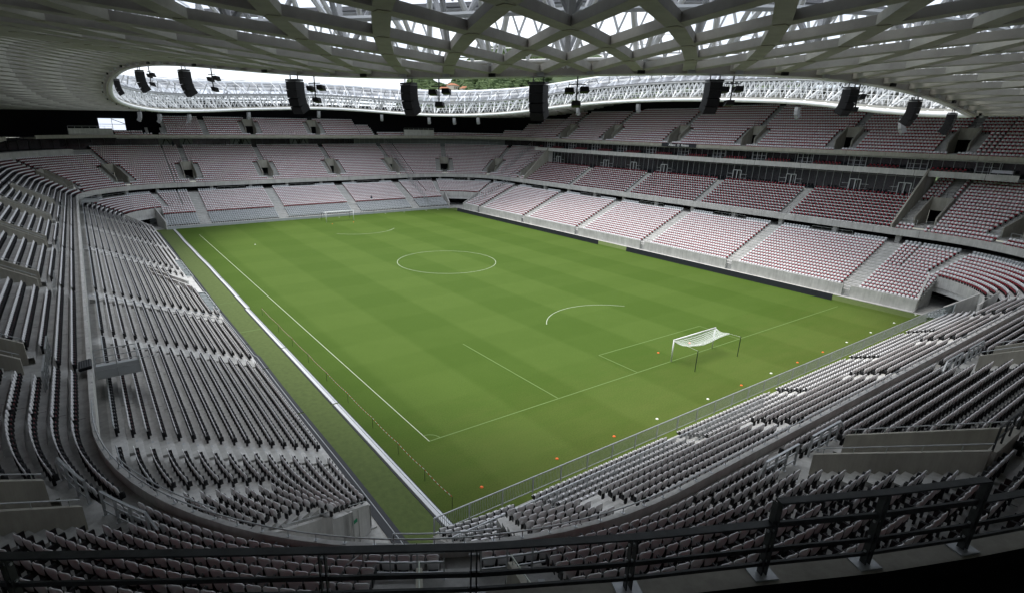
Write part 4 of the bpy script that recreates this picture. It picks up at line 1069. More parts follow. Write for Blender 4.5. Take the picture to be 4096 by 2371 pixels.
# the camera-side part of the upper tier: slab, raking rows and outer wall close the bowl out of view, added to darken the near seats
nearu = thing('camera_side_stand', 'unseen upper tier slab and outer wall added to shade the camera side', 'stand')
E_ = [tuple(p) for p in offs(RP, 4.8)]
EL = [(-64.6, -13), (-64.6, -40), (-64.6, -62), (-66.0, -71)]+[p for p in E_ if p[1] < -76]+[(-8, -93), (30, -92), (60, -90)]
EO = offs(EL, 13.5)
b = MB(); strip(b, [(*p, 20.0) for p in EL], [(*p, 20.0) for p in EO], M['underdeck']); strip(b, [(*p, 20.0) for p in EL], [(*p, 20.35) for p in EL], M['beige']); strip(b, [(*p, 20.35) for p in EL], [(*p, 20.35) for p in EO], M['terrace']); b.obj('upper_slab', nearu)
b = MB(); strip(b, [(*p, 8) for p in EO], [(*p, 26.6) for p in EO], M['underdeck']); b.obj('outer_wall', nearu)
b = MB()
for q_ in (-1,): b.poly([(60, -90, 8), (60, -104, 8), (60, -104, 27), (60, -90, 27)], M['underdeck'])
b.obj('end_wall', nearu)

# sign ---------------------------------------------------------------
t = thing('fascia_sign', 'black sign with white lettering and a round emblem on the upper fascia', 'sign', (64.50, 1.0, 20.12))
ysg = 1.6
b = MB(); b.box((0, 0, 0), (.12, 9.6, .86), 0, M['adboard']); b.obj('sign_board', t)
wt = material('white_lettering', (.85, .85, .85), .5)
def text(body, y, size, parent, name):
    c = bpy.data.curves.new(name, 'FONT'); c.body = body; c.size = size; c.extrude = .01; c.align_x = 'CENTER'; c.align_y = 'CENTER'; c.offset = .012
    c.materials.append(wt); o_ = bpy.data.objects.new(name, c); COL.objects.link(o_); bpy.context.view_layer.update()
    me = bpy.data.meshes.new_from_object(o_.evaluated_get(bpy.context.evaluated_depsgraph_get())); bpy.data.objects.remove(o_)
    o = bpy.data.objects.new(name, me); COL.objects.link(o); o.parent = parent; o.location = (-.075, y, 0); o.rotation_euler = (pi/2, 0, -pi/2); return o
text('Allianz', 1.75, .74, t, 'lettering'); text('Riviera', -1.85, .74, t, 'lettering')
b = MB(); n = 24
for ring_ in ((.33, .27),):
    vs = []
    for k in range(n): 
        a = 2*pi*k/n
        for r_ in ring_: vs.append((-.075, -.02+r_*cos(a), r_*sin(a)))
    b.faces(vs, [(2*k, 2*k+1, (2*k+3) % (2*n), (2*k+2) % (2*n)) for k in range(n)], wt)
for yy_ in (-.12, 0, .12): b.box((-.075, yy_-.02, 0 if yy_ else .03), (.01, .06, .26 if yy_ else .34), 0, wt)
b.obj('round_emblem', t)
t.location = (64.50, .6, 20.12)
P_b = proj([(64.5, -4.0, 20.12), (64.5, 5.0, 20.12)])

# ------------------------------------------------------------------ ROOF
roof = thing('stadium_roof', 'curving stadium roof of crossed beams with a white tubular ring around the open sky', 'roof')
ZT = [(-3.07, 28.5), (-2.858, 28.92), (-2.729, 28.47), (-2.642, 28.03), (-2.574, 27.61), (-2.527, 27.22), (-2.43, 26.85), (-2.328, 26.68), (-2.232, 26.64), (-2.13, 26.9), (-2.025, 27.01), (-1.922, 27.02), (-1.879, 27.04), (-1.808, 26.93), (-1.713, 26.56), (-1.612, 26.16), (-1.484, 25.59), (-1.434, 25.14), (-1.145, 25.3), (-0.943, 25.63), (-0.793, 26.2), (-0.658, 27.01), (-0.526, 28.04), (-0.472, 28.04), (-0.293, 28.74), (-0.1, 29.1), (0.114, 29.01), (0.347, 28.2), (0.482, 26.96), (0.671, 26.25), (0.868, 25.97), (1.074, 26.39), (1.291, 27.09), (1.519, 27.37), (1.921, 26.53), (2.158, 25.77), (2.463, 25.39), (2.623, 25.77), (2.826, 26.4), (2.97, 27.0), (3.113, 27.9)]   # surveyed heights of the edge by angle
_a = np.linspace(-pi, pi, 721); _z = np.interp(_a, [q[0] for q in ZT], [q[1] for q in ZT], period=2*pi)
_k = np.hanning(47); _k /= _k.sum(); _z = np.convolve(np.r_[_z[-24:-1], _z, _z[1:24]], _k, 'valid')
def zin(u):
    x, y = RC.P(u); return float(np.interp(math.atan2(y/70, x/48.3), _a, _z))
def rise(u): return max(0, .105*(zin(u)-26.0)/3.2)
def zc(u, d): return zin(u)+.12+rise(u)*min(d, 32)
ur = [RC.L*i/240 for i in range(241)]
b = MB(); b.tube([(*RC.P(u, 0), zin(u)+.22) for u in ur[:-1]], .30, 8, M['tube'], closed=True); b.obj('ring_tube', roof, True)
b = MB(); b.sweep(RC, ur, [(.25, lambda u: zin(u)+.0), (.25, lambda u: zin(u)+.8), (.45, lambda u: zin(u)+.8), (.45, lambda u: zin(u)+.0)], M['beam']); b.obj('edge_beam', roof)
# lattice beams
NB = 132; RS = 4.5; SP = RC.L/NB
beams = []
for fam in (-1, 1):
    for i in range(NB):
        nj = 12
        pts = []
        for j in range(nj+1):
            u = (i+fam*j/2)*SP; d = .4+RS*j; x, y = RC.P(u, d); pts.append(np.array((x, y, zc(u, d)+.18)))
        beams.append((min(np.linalg.norm(p-CAM) for p in pts), pts, fam, i))
beams.sort(key=lambda q: q[0])
def add_beam(b, pts):
    for p, q in zip(pts, pts[1:]):
        d_ = (q-p)/np.linalg.norm(q-p); b.bar(p, q, .66, .36, M['beam'])
cntb = 0; rest = MB()
def inview(pts):
    P_ = proj(pts); return np.any((P_[:, 0] > -50) & (P_[:, 0] < 4150) & (P_[:, 1] > -60) & (P_[:, 1] < 700))
for dist, pts, fam, i in beams:
    if cntb < 99 and inview(np.array(pts)):
        b = MB(); add_beam(b, pts); b.obj('roof_beam', roof); cntb += 1
    else: add_beam(rest, pts)
tag(rest.obj('roof_beams', roof), kind='stuff')
# node plates and bolts near the camera
b = MB()
for i in range(NB*2):
    for j in range(0, 7):
        u = i*SP/2
        if (i+j) % 2: continue
        d = .4+RS*j; x, y = RC.P(u, d)
        if abs(x-CAM[0])+abs(y-CAM[1]) < 75 and j:
            z = zc(u, d); b.box((x, y, z-.012), (.45, .45, .024), RC.ang(u)+pi/4, M['beam_warm'])
split_parts(b.obj('node_plate', roof), gap=-1)
# small spots under nodes
# struts above the lattice
st = MB(); stn = 0; near_st = []
for i in range(0, NB, 2):
    for j in (1, 3, 5, 7):
        u = i*SP+(j % 2)*SP/2; d = .4+RS*j; x, y = RC.P(u, d); z = zc(u, d)+.5
        for du_, dd in ((-2.0, -2.2), (2.0, -2.2), (0, 2.4)):
            u2 = u+du_; d2 = d+dd; x2, y2 = RC.P(u2, d2); z2 = zin(u2)+6.0
            near_st.append((np.linalg.norm(np.array((x, y, z))-CAM), (x, y, z), (x2, y2, z2)))
near_st.sort(key=lambda q: q[0]); nb = 0
for dist, p, q in near_st:
    if nb < 90 and inview(np.array([p, q])): b = MB(); b.tube([p, q], .16, 7, M['tube_grey']); b.obj('roof_strut', roof); nb += 1
    else: st.tube([p, q], .12, 5, M['tube_grey'])
tag(st.obj('roof_struts', roof), kind='stuff')
# ring truss
def ringline(d, dz, r, m, name, n=6):
    b = MB(); b.tube([(*RC.P(u, d), zin(u)+dz) for u in ur[:-1]], r, n, m, closed=True); return b.obj(name, roof, True)
ringline(1.7, 3.5, .16, M['tube_grey'], 'truss_chord'); ringline(1.3, .75, .10, M['tube'], 'truss_chord')
ringline(8.2, 6.7, .34, M['tube'], 'ridge_tube', 8); ringline(4.6, 5.2, .12, M['tube'], 'truss_chord')
b = MB(); b.sweep(RC, ur, [(1.6, lambda u: zin(u)+3.62), (1.6, lambda u: zin(u)+3.85), (1.9, lambda u: zin(u)+3.85), (1.9, lambda u: zin(u)+3.62)], M['speaker_top']); b.obj('gutter', roof)
NT = 88; ST = RC.L/NT
web = MB()
for i in range(NT*4):
    u0 = i*ST/4; u1 = (i+1)*ST/4
    web.bar((*RC.P(u0, 1.5), zin(u0)+.75), (*RC.P(u1, 1.7), zin(u1)+3.5), .11, .11, M['tube'])
    web.bar((*RC.P(u1, 1.5), zin(u1)+.75), (*RC.P(u0, 1.7), zin(u0)+3.5), .11, .11, M['tube'])
tag(web.obj('truss_webs', roof), kind='stuff')
for i in range(NT):
    b = MB(); u = i*ST; um = u+ST/2
    p0 = (*RC.P(u, 0), zin(u)+.1); 
    b.tube([p0, (*RC.P(u+ST*.42, 4.6), zin(u)+5.2)], .17, 6, M['tube']); b.tube([p0, (*RC.P(u-ST*.42, 4.6), zin(u)+5.2)], .17, 6, M['tube'])
    b.tube([(*RC.P(u, 1.3), zin(u)+.75), (*RC.P(u, 8.2), zin(u)+6.7)], .15, 6, M['tube'])
    b.obj('truss_bay', roof)
# walkway with rails inside the truss
b = MB(); b.sweep(RC, ur, [(.6, lambda u: zin(u)+1.05), (1.25, lambda u: zin(u)+1.05)], M['galv'], closed=False)
for h_ in (1.55, 2.05): b.tube([(*RC.P(u, .55), zin(u)+h_) for u in ur[:-1]], .03, 4, M['tube'], closed=True)
for i in range(NT*2): u = i*ST/2; x, y = RC.P(u, .55); b.bar((x, y, zin(u)+1.05), (x, y, zin(u)+2.05), .05, .05, M['tube'])
b.obj('catwalk', roof)
# foil, membrane, dark deck underside of the outer part
b = MB(); b.sweep(RC, ur, [(1.8, lambda u: zin(u)+3.9), (8.3, lambda u: zin(u)+6.95), (13, lambda u: zin(u)+7.4)], M['etfe'], closed=False); b.obj('foil_cover', roof)
b = MB()
for i in range(NT): u = i*ST+ST/2; b.bar((*RC.P(u, 1.8), zin(u)+3.95), (*RC.P(u, 8.3), zin(u)+7.0), .12, .12, M['tube']); b.bar((*RC.P(u, 8.3), zin(u)+7.0), (*RC.P(u, 14), zin(u)+7.55), .12, .12, M['tube'])
for d in (3.9, 6.1): 
    b.tube([(*RC.P(u, d), zin(u)+3.95+(d-1.8)*.469) for u in ur[:-1]], .05, 4, M['tube'], closed=True)
b.obj('foil_clamp', roof)
b = MB(); b.sweep(RC, ur, [(13, lambda u: zin(u)+7.4), (28, lambda u: zin(u)+7.1), (50, lambda u: zin(u)+6.5)], M['membrane'], closed=False); b.obj('outer_membrane', roof)
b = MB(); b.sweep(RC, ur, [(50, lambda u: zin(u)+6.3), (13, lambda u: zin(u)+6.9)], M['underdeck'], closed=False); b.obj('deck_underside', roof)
# ducts and cables above the near lattice
b = MB()
for d, dz, r_ in ((6.5, 2.4, .16), (9.5, 3.3, .3), (17.5, 2.6, .25)): b.tube([(*RC.P(u, d), zin(u)+dz) for u in ur[:-1]], r_, 6, M['seat_grey' if r_ < .2 else 'tube_grey'], closed=True)
split_parts(b.obj('service_duct', roof), gap=-1)

# ------------------------------------------------------------------ loudspeaker arrays
def ring_u(px, far=False, d=0.0):
    """u of the ring point seen in photo column px (near or far side)"""
    C_ = []
    for i in range(1600):
        u = RC.L*i/1600; x, y = RC.P(u, d); P_ = proj([(x, y, zin(u)-1)])[0]
        if np.isfinite(P_[0]) and abs(P_[0]-px) < 22: C_.append((np.hypot(x-CAM[0], y-CAM[1]), abs(P_[0]-px), u))
    if not C_: return None
    lim = (max(C_)[0]-14) if far else (min(C_)[0]+14)
    C_ = [c for c in C_ if (c[0] > lim) == far]
    return min(C_, key=lambda c: c[1])[2]
def speaker(mat, top, ncab=4, cw=.95, ch=.44, cdp=.62, curl=.27):
    t = thing('loudspeaker_array', '', 'loudspeaker'); z = -.30; x = 0; a = 0
    b = MB(); b.box((0, 0, -.20), (cdp*.9, cw, .10), 0, M['galv_dark'])
    for s_ in (-.3, .3): b.bar((0, s_, .1), (0, s_, -.2), .05, .05, M['galv_dark'])
    b.obj('hanging_frame', t)
    for i in range(ncab):
        a = curl*max(0, i-.6)*.8
        dx, dz = sin(a), -cos(a)
        c = np.array((x+dx*ch/2, 0, z+dz*ch/2)); b = MB()
        ax = np.array((dx, 0, dz)); n_ = np.array((cos(a), 0, sin(a)))
        A = [c-ax*ch*.5+n_*cdp/2+np.array((0, s_*cw/2, 0)) for s_ in (-1, 1)]; B = [c+ax*ch*.5+n_*cdp/2+np.array((0, s_*cw/2, 0)) for s_ in (-1, 1)]
        C = [c-ax*ch*.5-n_*cdp/2+np.array((0, s_*cw*.42, 0)) for s_ in (-1, 1)]; D = [c+ax*ch*.52-n_*cdp/2+np.array((0, s_*cw*.42, 0)) for s_ in (-1, 1)]
        b.faces(A+B+C+D, [(0, 1, 3, 2), (5, 4, 6, 7), (0, 4, 5, 1), (2, 3, 7, 6), (0, 2, 6, 4), (1, 5, 7, 3)], mat)
        o = b.obj('cabinet', t)
        if i == 0: b = MB(); b.box(c+np.array((0, 0, ch*.5)), (cdp*.95, cw*.98, .05), 0, top); b.obj('top_plate', o)
        x += dx*ch; z += dz*ch
    return t
sp0 = speaker(M['speaker'], M['speaker_top'])
sp1 = speaker(M['speaker_top'], M['galv'], 3, .8, .5, .5, .5)  # same arrays in paler grey, the light on them put into the colour
labs = ['black loudspeaker array hanging at the left curve of the roof edge, the farthest one', 'black loudspeaker array in the left loop of the roof ring, second from the left', 'black loudspeaker array with a tilted box beside it, third from the left', 'black curved loudspeaker array left of centre, in front of the white truss', 'straight black loudspeaker array right at the centre of the roof edge', 'big black loudspeaker array just right of the green hill', 'black curled loudspeaker array over the sign of the upper fascia', 'black curled loudspeaker array, third from the right end of the roof ring', 'black curled loudspeaker array, second from the right end of the roof ring', 'small dark loudspeaker array at the right tip of the roof ring']
pxs = [470, 562, 742, 1178, 1630, 2150, 2850, 3398, 3655, 3800]
scs = [.9, 1.05, 1.1, 1.2, 1.05, 1.15, 1.0, .9, .9, .85]
first = True
for i, (px, lab) in enumerate(zip(pxs, labs)):
    u = ring_u(px)
    if u is None: continue
    o = sp0 if first else copy_tree(sp0); first = False
    x, y = RC.P(u, 0); o.location = (x, y, zin(u)-.15); face = RC.ang(u)+pi; o.rotation_euler = (0, 0, face if not 1500 < px < 2300 else face-.3)
    s_ = scs[i]*1.0; o.scale = (s_, s_, s_*.98); tag(o, lab, 'loudspeaker', 'black loudspeaker arrays on the near roof edge')
fpx = [(560, 'left end of the far roof tube'), (640, 'second from the left under the far roof tube'), (757, 'third from the left under the far roof tube'), (995, 'above the white doorway of the far upper tier'), (1274, 'above the second doorway of the far upper tier'), (1528, 'above the parapet block in the far right corner'), (1717, 'left one of three at the lowest dip of the far tube'), (1817, 'middle one of three at the lowest dip of the far tube'), (1912, 'right one of three at the lowest dip of the far tube'), (2312, 'where the far tube starts to climb on the right'), (2553, 'between the two curled black arrays on the right'), (3190, 'under the right side tube above the box balcony'), (3610, 'beside the second black array from the right')]
first = True
for px, l in fpx:
    u = ring_u(px, True)
    if u is None: continue
    o = sp1 if first else copy_tree(sp1); first = False
    x, y = RC.P(u, 0); o.location = (x, y, zin(u)-.2); o.rotation_euler = (0, 0, RC.ang(u)); s_ = 1.05; o.scale = (s_,)*3
    tag(o, 'grey loudspeaker cluster '+l, 'loudspeaker', 'grey loudspeaker clusters under the far roof tube')
# floodlight clusters
def flood():
    t = thing('floodlight_cluster', '', 'floodlight')
    b = MB(); b.tube([(0, 0, .2), (0, 0, -1.3)], .04, 6, M['galv_dark']); b.bar((0, -.45, -.35), (0, .45, -.35), .05, .05, M['galv_dark']); b.obj('pole', t)
    for y, z in ((-.4, -.5), (.4, -.55), (0, -1.2)):
        b = MB(); b.hexa([(.0, y-.26, z-.2), (.3, y-.22, z-.28), (.3, y+.22, z-.28), (0, y+.26, z-.2)], [(-.1, y-.2, z+.05), (.2, y-.26, z+.0), (.2, y+.26, z+.0), (-.1, y+.2, z+.05)], M['speaker']); b.obj('lamp_head', t)
    return t
f0 = flood(); first = True
for px, l in ((600, 'at the left loop of the roof ring'), (850, 'right of the tilted speaker box'), (1255, 'between the curved and the straight black arrays'), (1762, 'in front of the green hill'), (2308, 'hanging in front of the rising foil roof'), (2930, 'right of the curled array over the sign'), (3430, 'beside the third array from the right'), ):
    u = ring_u(px)
    if u is None: continue
    o = f0 if first else copy_tree(f0); first = False
    x, y = RC.P(u, 0); o.location = (x, y, zin(u)-.1); o.rotation_euler = (0, 0, RC.ang(u)+pi); o.scale = (1.15,)*3; tag(o, 'dark floodlight cluster '+l, 'floodlight', 'floodlight clusters on the near roof edge')
b = MB()
for i in range(NB):
    u = i*SP; x, y = RC.P(u, .9); z = zc(u, .9); b.box((x, y, z-.10), (.16, .42, .2), RC.ang(u), M['seat_grey'] if i % 3 else M['speaker'])
split_parts(b.obj('edge_lamp', roof), gap=-1)

# ------------------------------------------------------------------ camera platform on the left parapet, small things
t = thing('camera_platform', 'small grey steel camera platform hung on the pitch side of the left parapet', 'platform', (-54.9, -45.2, 8.0))
b = MB(); b.box((1.25, 0, .05), (2.5, 2.6, .1), 0, M['galv']); b.obj('deck', t)
b = MB(); b.box((1.25, -1.3, .5), (2.5, .04, .8), 0, M['seat_grey']); b.box((2.5, 0, .5), (.04, 2.6, .8), 0, M['seat_grey']); b.obj('panel', t)
b = MB()
for h_ in (.6, 1.15): b.tube([(0, -1.32, h_), (2.52, -1.32, h_), (2.52, 1.32, h_), (0, 1.32, h_)], .03, 6, M['galv'])
for x, y in ((0, -1.32), (1.25, -1.32), (2.52, -1.32), (2.52, 0), (2.52, 1.32), (1.25, 1.32), (0, 1.32)): b.tube([(x, y, 0), (x, y, 1.15)], .03, 6, M['galv'])
b.tube([(2.5, .2, 1.1), (3.6, 0, 1.1), (3.6, -.7, .8), (2.5, -.8, .8)], .03, 6, M['galv']); b.obj('frame', t)
t = thing('camera_platform', 'grey steel platform at the far left end of the parapet above the corner tunnel', 'platform', (-54.6, 57.5, 7.6))
b = MB(); b.box((1.6, 0, .3), (3.2, 2.4, .6), 0, M['galv']); b.obj('deck', t)
b = MB(); 
for h_ in (1.1, 1.6): b.tube([(0, -1.2, h_), (3.2, -1.2, h_), (3.2, 1.2, h_)], .04, 6, M['galv'])
for x in (0, 1, 2, 3.2): b.tube([(x, -1.2, .6), (x, -1.2, 1.6)], .03, 5, M['galv'])
b.obj('frame', t)
b = MB()
for i in range(5): b.tube([(-55.6+i*.13, -47.3, 9.15+i*.02), (-55.6+i*.13, -45.9, 9.15+i*.02)], .12, 8, M['mat'])
tag(b.obj('rolled_mats'), 'bundle of black rolled mats lying behind the left parapet', 'roll')
# tall steel segregation fences between blocks
for name_, path, ua, d0, d1, z0, z1, lab in (('segregation_fence', MC, MC.ux(28.5)-3, .6, 15.8, 8.9, 17.6, 'tall grey segregation fence climbing the far middle tier'), ('segregation_fence', MC, MC.U[1]+3.5, 1, 15.5, 8.9, 17.4, 'tall grey segregation fence in the far right corner of the middle tier'),
        ('segregation_fence', MC, MC.ux(31.5), -13, .2, 1.5, 7.6, 'grey segregation fence climbing the far lower tier'), ('segregation_fence', MC, MC.uy(52.8), -13.8, -.2, 1.3, 7.6, 'grey segregation fence beside the far right tunnel in the lower tier')):
    x0, y0 = path.P(ua, d0); t = thing(name_, lab, 'fence', (x0, y0, z0), 0, 'segregation fences'); n = 12; b = MB(); tp = []
    for i in range(n+1):
        f = i/n; x, y = path.P(ua, d0+(d1-d0)*f); z = z0+(z1-z0)*f; b.bar((x-x0, y-y0, z-z0), (x-x0, y-y0, z-z0+1.9), .09, .09, M['galv']); tp.append((x-x0, y-y0, z-z0))
    split_parts(b.obj('fence_post', t), gap=-1); b = MB()
    for h_ in (.6, 1.2, 1.85): b.tube([(p[0], p[1], p[2]+h_) for p in tp], .04, 5, M['galv'])
    b.obj('fence_rail', t)

# people (tiny in the photograph) -----------------------------------
def person(loc, rz, top, legs, label, sit=False):
    V = [(0, 0, .92), (0, 0, 1.15), (0, 0, 1.42), (0, 0, 1.53), (0, 0, 1.70), (0, .20, 1.42), (0, .27, 1.15), (.06, .27, .90), (0, -.20, 1.42), (0, -.27, 1.15), (.06, -.27, .90), (0, .10, .88), (.02, .11, .48), (0, .11, .05), (.14, .11, .03), (0, -.10, .88), (.02, -.11, .48), (0, -.11, .05), (.14, -.11, .03)]
    if sit:
        V = [(x, y, z-.45) for x, y, z in V]; 
        for i in (12, 16): V[i] = (.42, V[i][1], .46)
        for i in (13, 17): V[i] = (.44, V[i][1], .06)
        for i in (14, 18): V[i] = (.58, V[i][1], .04)
    E_ = [(0, 1), (1, 2), (2, 3), (3, 4), (2, 5), (5, 6), (6, 7), (2, 8), (8, 9), (9, 10), (0, 11), (11, 12), (12, 13), (13, 14), (0, 15), (15, 16), (16, 17), (17, 18)]
    rad = [.15, .15, .15, .06, .11, .07, .05, .035, .07, .05, .035, .10, .065, .045, .04, .10, .065, .045, .04]
    me = bpy.data.meshes.new('person'); me.from_pydata(V, E_, []); o = bpy.data.objects.new('person', me); COL.objects.link(o)
    me.materials.append(M[top]); md = o.modifiers.new('skin', 'SKIN')
    if not me.skin_vertices:
        try: me.attributes.new('skin', 'FLOAT', 'POINT')
        except Exception: pass
    if me.skin_vertices:
        for i, r_ in enumerate(rad): me.skin_vertices[0].data[i].radius = (r_, r_)
        me.skin_vertices[0].data[0].use_root = True
    o.modifiers.new('sub', 'SUBSURF').levels = 1
    o.location = loc; o.rotation_euler = (0, 0, rz); tag(o, label, 'person')
    b = MB(); z0 = 1.74-(.45 if sit else 0)
    b.tube([(-.01, 0, z0-.02), (-.01, 0, z0+.05), (-.01, 0, z0+.09)], .10, 8, M['hair']); b.obj('hair', o, True)
    return o
x, y = MC.P(MC.ux(14.9), dl(6)+.35); person((x, y, zl(6)), -pi/2, 'navy', 'navy', 'person in dark clothes sitting alone among the far lower seats', True)
x, y = MC.P(MC.ux(-31.5), dm(19)+.3); person((x, y, zm(19)), -pi/2, 'navy', 'navy', 'person in dark clothes standing at the top of the far middle tier')
x, y = UC.P(UC.U[4]+14, 1.2); person((x, y, 20.1), 0, 'hiviz', 'navy', 'person in a yellow vest on the upper level at the far left')

# ------------------------------------------------------------------ hills, trees and houses beyond
hm = material('wooded_hill', (.062, .088, .034), .95, noise=.5, col2=(.024, .042, .017), nscale=.045)
def hz(x, y):
    dx, dy = x, y; return 0
vs = []; nx, ny = 70, 26
def ridge(a, r_):
    el = (6.6+1.2*sin(a*9+1)+.8*sin(a*21)+.5*sin(a*43))*max(.12, min(1, (a-.448)/.045))
    return max(0, min(1, (r_-330)/420))**.8*math.tan(R(max(1, el)))*760+4*sin(a*60+r_*.03)+3*sin(a*33-r_*.05)
for j in range(ny+1):
    r_ = 330+j*28
    for i in range(nx+1):
        a = .22+1.25*i/nx; vs.append((r_*sin(a)-53, r_*cos(a)-87, ridge(a, r_) if j else -1))
b = MB(); b.faces(vs, [(j*(nx+1)+i, j*(nx+1)+i+1, (j+1)*(nx+1)+i+1, (j+1)*(nx+1)+i) for j in range(ny) for i in range(nx)], hm); tag(b.obj('hills', smooth=True), kind='structure')
tm = material('tree_foliage', (.085, .12, .045), .95, noise=.6, col2=(.028, .05, .018), nscale=.22)
b = MB()
def blob(b, c, r_):
    n, m_ = 8, 4; vs = []
    for i in range(m_+1):
        ph = pi*i/m_
        for k in range(n): th = 2*pi*k/n+i*.4; q = r_*(1+.28*(rng.random()-.5)); vs.append((c[0]+q*sin(ph)*cos(th), c[1]+q*sin(ph)*sin(th), c[2]+q*.85*cos(ph)))
    b.faces(vs, [(i*n+k, i*n+(k+1) % n, (i+1)*n+(k+1) % n, (i+1)*n+k) for i in range(m_) for k in range(n)], tm)
for _ in range(2600):
    a = .47+.24*rng.random(); r_ = 360+440*rng.random(); 
    for _2 in range(2): blob(b, (r_*sin(a)-53+rng.normal()*2, r_*cos(a)-87+rng.normal()*2, ridge(a, r_)+2.2+rng.random()*1.6), 2.4+2.6*rng.random())
tag(b.obj('hillside_woods'), 'green mass of trees covering the hillside beyond the roof', 'woods', kind='stuff')
hw_ = material('house_wall', (.62, .56, .46), .8, noise=.1); hr = material('terracotta_roof', (.36, .15, .08), .8, noise=.2)
for i, (px, el, dist, w_, lab) in enumerate(((1800, 3.35, 560, 11, 'cream villa with a terracotta roof high on the hill'), (1765, 3.05, 520, 8, 'small cream house halfway down the hill'), (1850, 3.1, 540, 9, 'pale house right of the cream villa on the hill'), (1795, 2.55, 480, 9, 'white house low on the hill near the roof dip'), (1835, 3.8, 620, 10, 'orange roofed house at the very top of the hill view'))):
    d_ = np.array(((px-PX)/FPX, 0, 1)) @ np.array([_r2, _u2, _f]); az_ = math.atan2(d_[0], d_[1]); az_ = {1800: .557, 1765: .543, 1850: .578, 1795: .556, 1835: .571}[px]
    x, y = CAM[0]+dist*sin(az_), CAM[1]+dist*cos(az_); z = CAM[2]+dist*math.tan(R(el))
    t = thing('hillside_house', lab, 'house', (x, y, z-2), .5-i*.3, 'houses on the hill')
    b = MB(); b.box((0, 0, -1), (w_, w_*.7, 8), 0, hw_); b.obj('wall', t)
    b = MB(); a_, c_ = w_/2+.4, w_*.35+.4; b.faces([(-a_, -c_, 3), (a_, -c_, 3), (a_, c_, 3), (-a_, c_, 3), (-a_*.6, 0, 5), (a_*.6, 0, 5)], [(0, 1, 5, 4), (2, 3, 4, 5), (0, 4, 3), (1, 2, 5)], hr); b.obj('roof', t)
    b = MB()
    for k in range(3): b.box((-w_*.3+w_*.3*k, -w_*.35-.02, 1), (1, .06, 1.3), 0, M['dark'])
    b.obj('window', t)

# ------------------------------------------------------------------ SEATS
def seat_parts(kind):
    """local: +x towards the pitch, origin on the tread"""
    P_ = {}
    back = {0: M['seat_white'], 1: M['seat_grey'], 2: M['seat_white'], 3: M['seat_white'], 4: M['seat_black']}[kind]
    pad = {0: M['seat_red'], 1: M['seat_grey'], 2: M['seat_red'], 3: M['seat_white'], 4: M['seat_red']}[kind]
    return back, pad
# detailed seat (near) -------------------------------------------------
def detailed_seat():
    t = thing('stadium_seat', '', 'seat')
    b = MB(); nu, nv = 8, 6; F_, G_ = [], []
    for j in range(nv+1):
        v = j/nv; z = .40+.46*v
        hwid = .225-.02*(1-v) if v < .8 else .225-.02*0-.07*((v-.8)/.2)**2
        for i in range(nu+1):
            s_ = i/nu*2-1; y = s_*hwid; x = -.13-.07*v+.045*s_*s_-.03*sin(pi*v)
            zz = z-.035*abs(s_)**3*(v > .9)
            F_.append((x, y, zz)); G_.append((x-.028, y, zz))
    n = (nu+1)*(nv+1); fs = []
    q = lambda j, i: j*(nu+1)+i
    for j in range(nv):
        for i in range(nu): fs.append((q(j, i), q(j, i+1), q(j+1, i+1), q(j+1, i))); fs.append((n+q(j, i), n+q(j+1, i), n+q(j+1, i+1), n+q(j, i+1)))
    edge = [q(0, i) for i in range(nu+1)]+[q(j, nu) for j in range(1, nv+1)]+[q(nv, i) for i in range(nu-1, -1, -1)]+[q(j, 0) for j in range(nv-1, 0, -1)]
    for a, c in zip(edge, edge[1:]+edge[:1]): fs.append((a, n+a, n+c, c))
    b.faces(F_+G_, fs, M['seat_white']); b.obj('backrest', t, True)
    b = MB(); vs = []
    for z, hw2 in ((.34, .15), (.42, .20), (.60, .205), (.70, .17)):
        for s_ in (-1, 1): vs += [(-.02-(z-.34)*.12, s_*hw2, z), (-.07-(z-.34)*.12, s_*hw2, z)]
    fs = []
    for j in range(3):
        a = j*4; fs += [(a, a+2, a+6, a+4), (a+1, a+5, a+7, a+3), (a, a+4, a+5, a+1), (a+2, a+3, a+7, a+6)]
    fs += [(0, 1, 3, 2), (12, 14, 15, 13)]; fr_ = fs[0::4][:3]
    b.faces(vs, fr_, M['seat_red']); b.faces(vs, [f for f in fs if f not in fr_], M['seat_black']); b.obj('seat', t)
    b = MB(); b.box((-.13, 0, .27), (.10, .16, .26), 0, M['seat_black']); b.box((-.19, 0, .12), (.06, .10, .24), 0, M['seat_black']); b.box((-.12, 0, .405), (.12, .34, .04), 0, M['seat_black'])
    for s_ in (-1, 1): b.box((-.03, s_*.228, .50), (.28, .026, .38), 0, M['seat_black'])
    b.obj('bracket', t)
    return t
LOD = {}
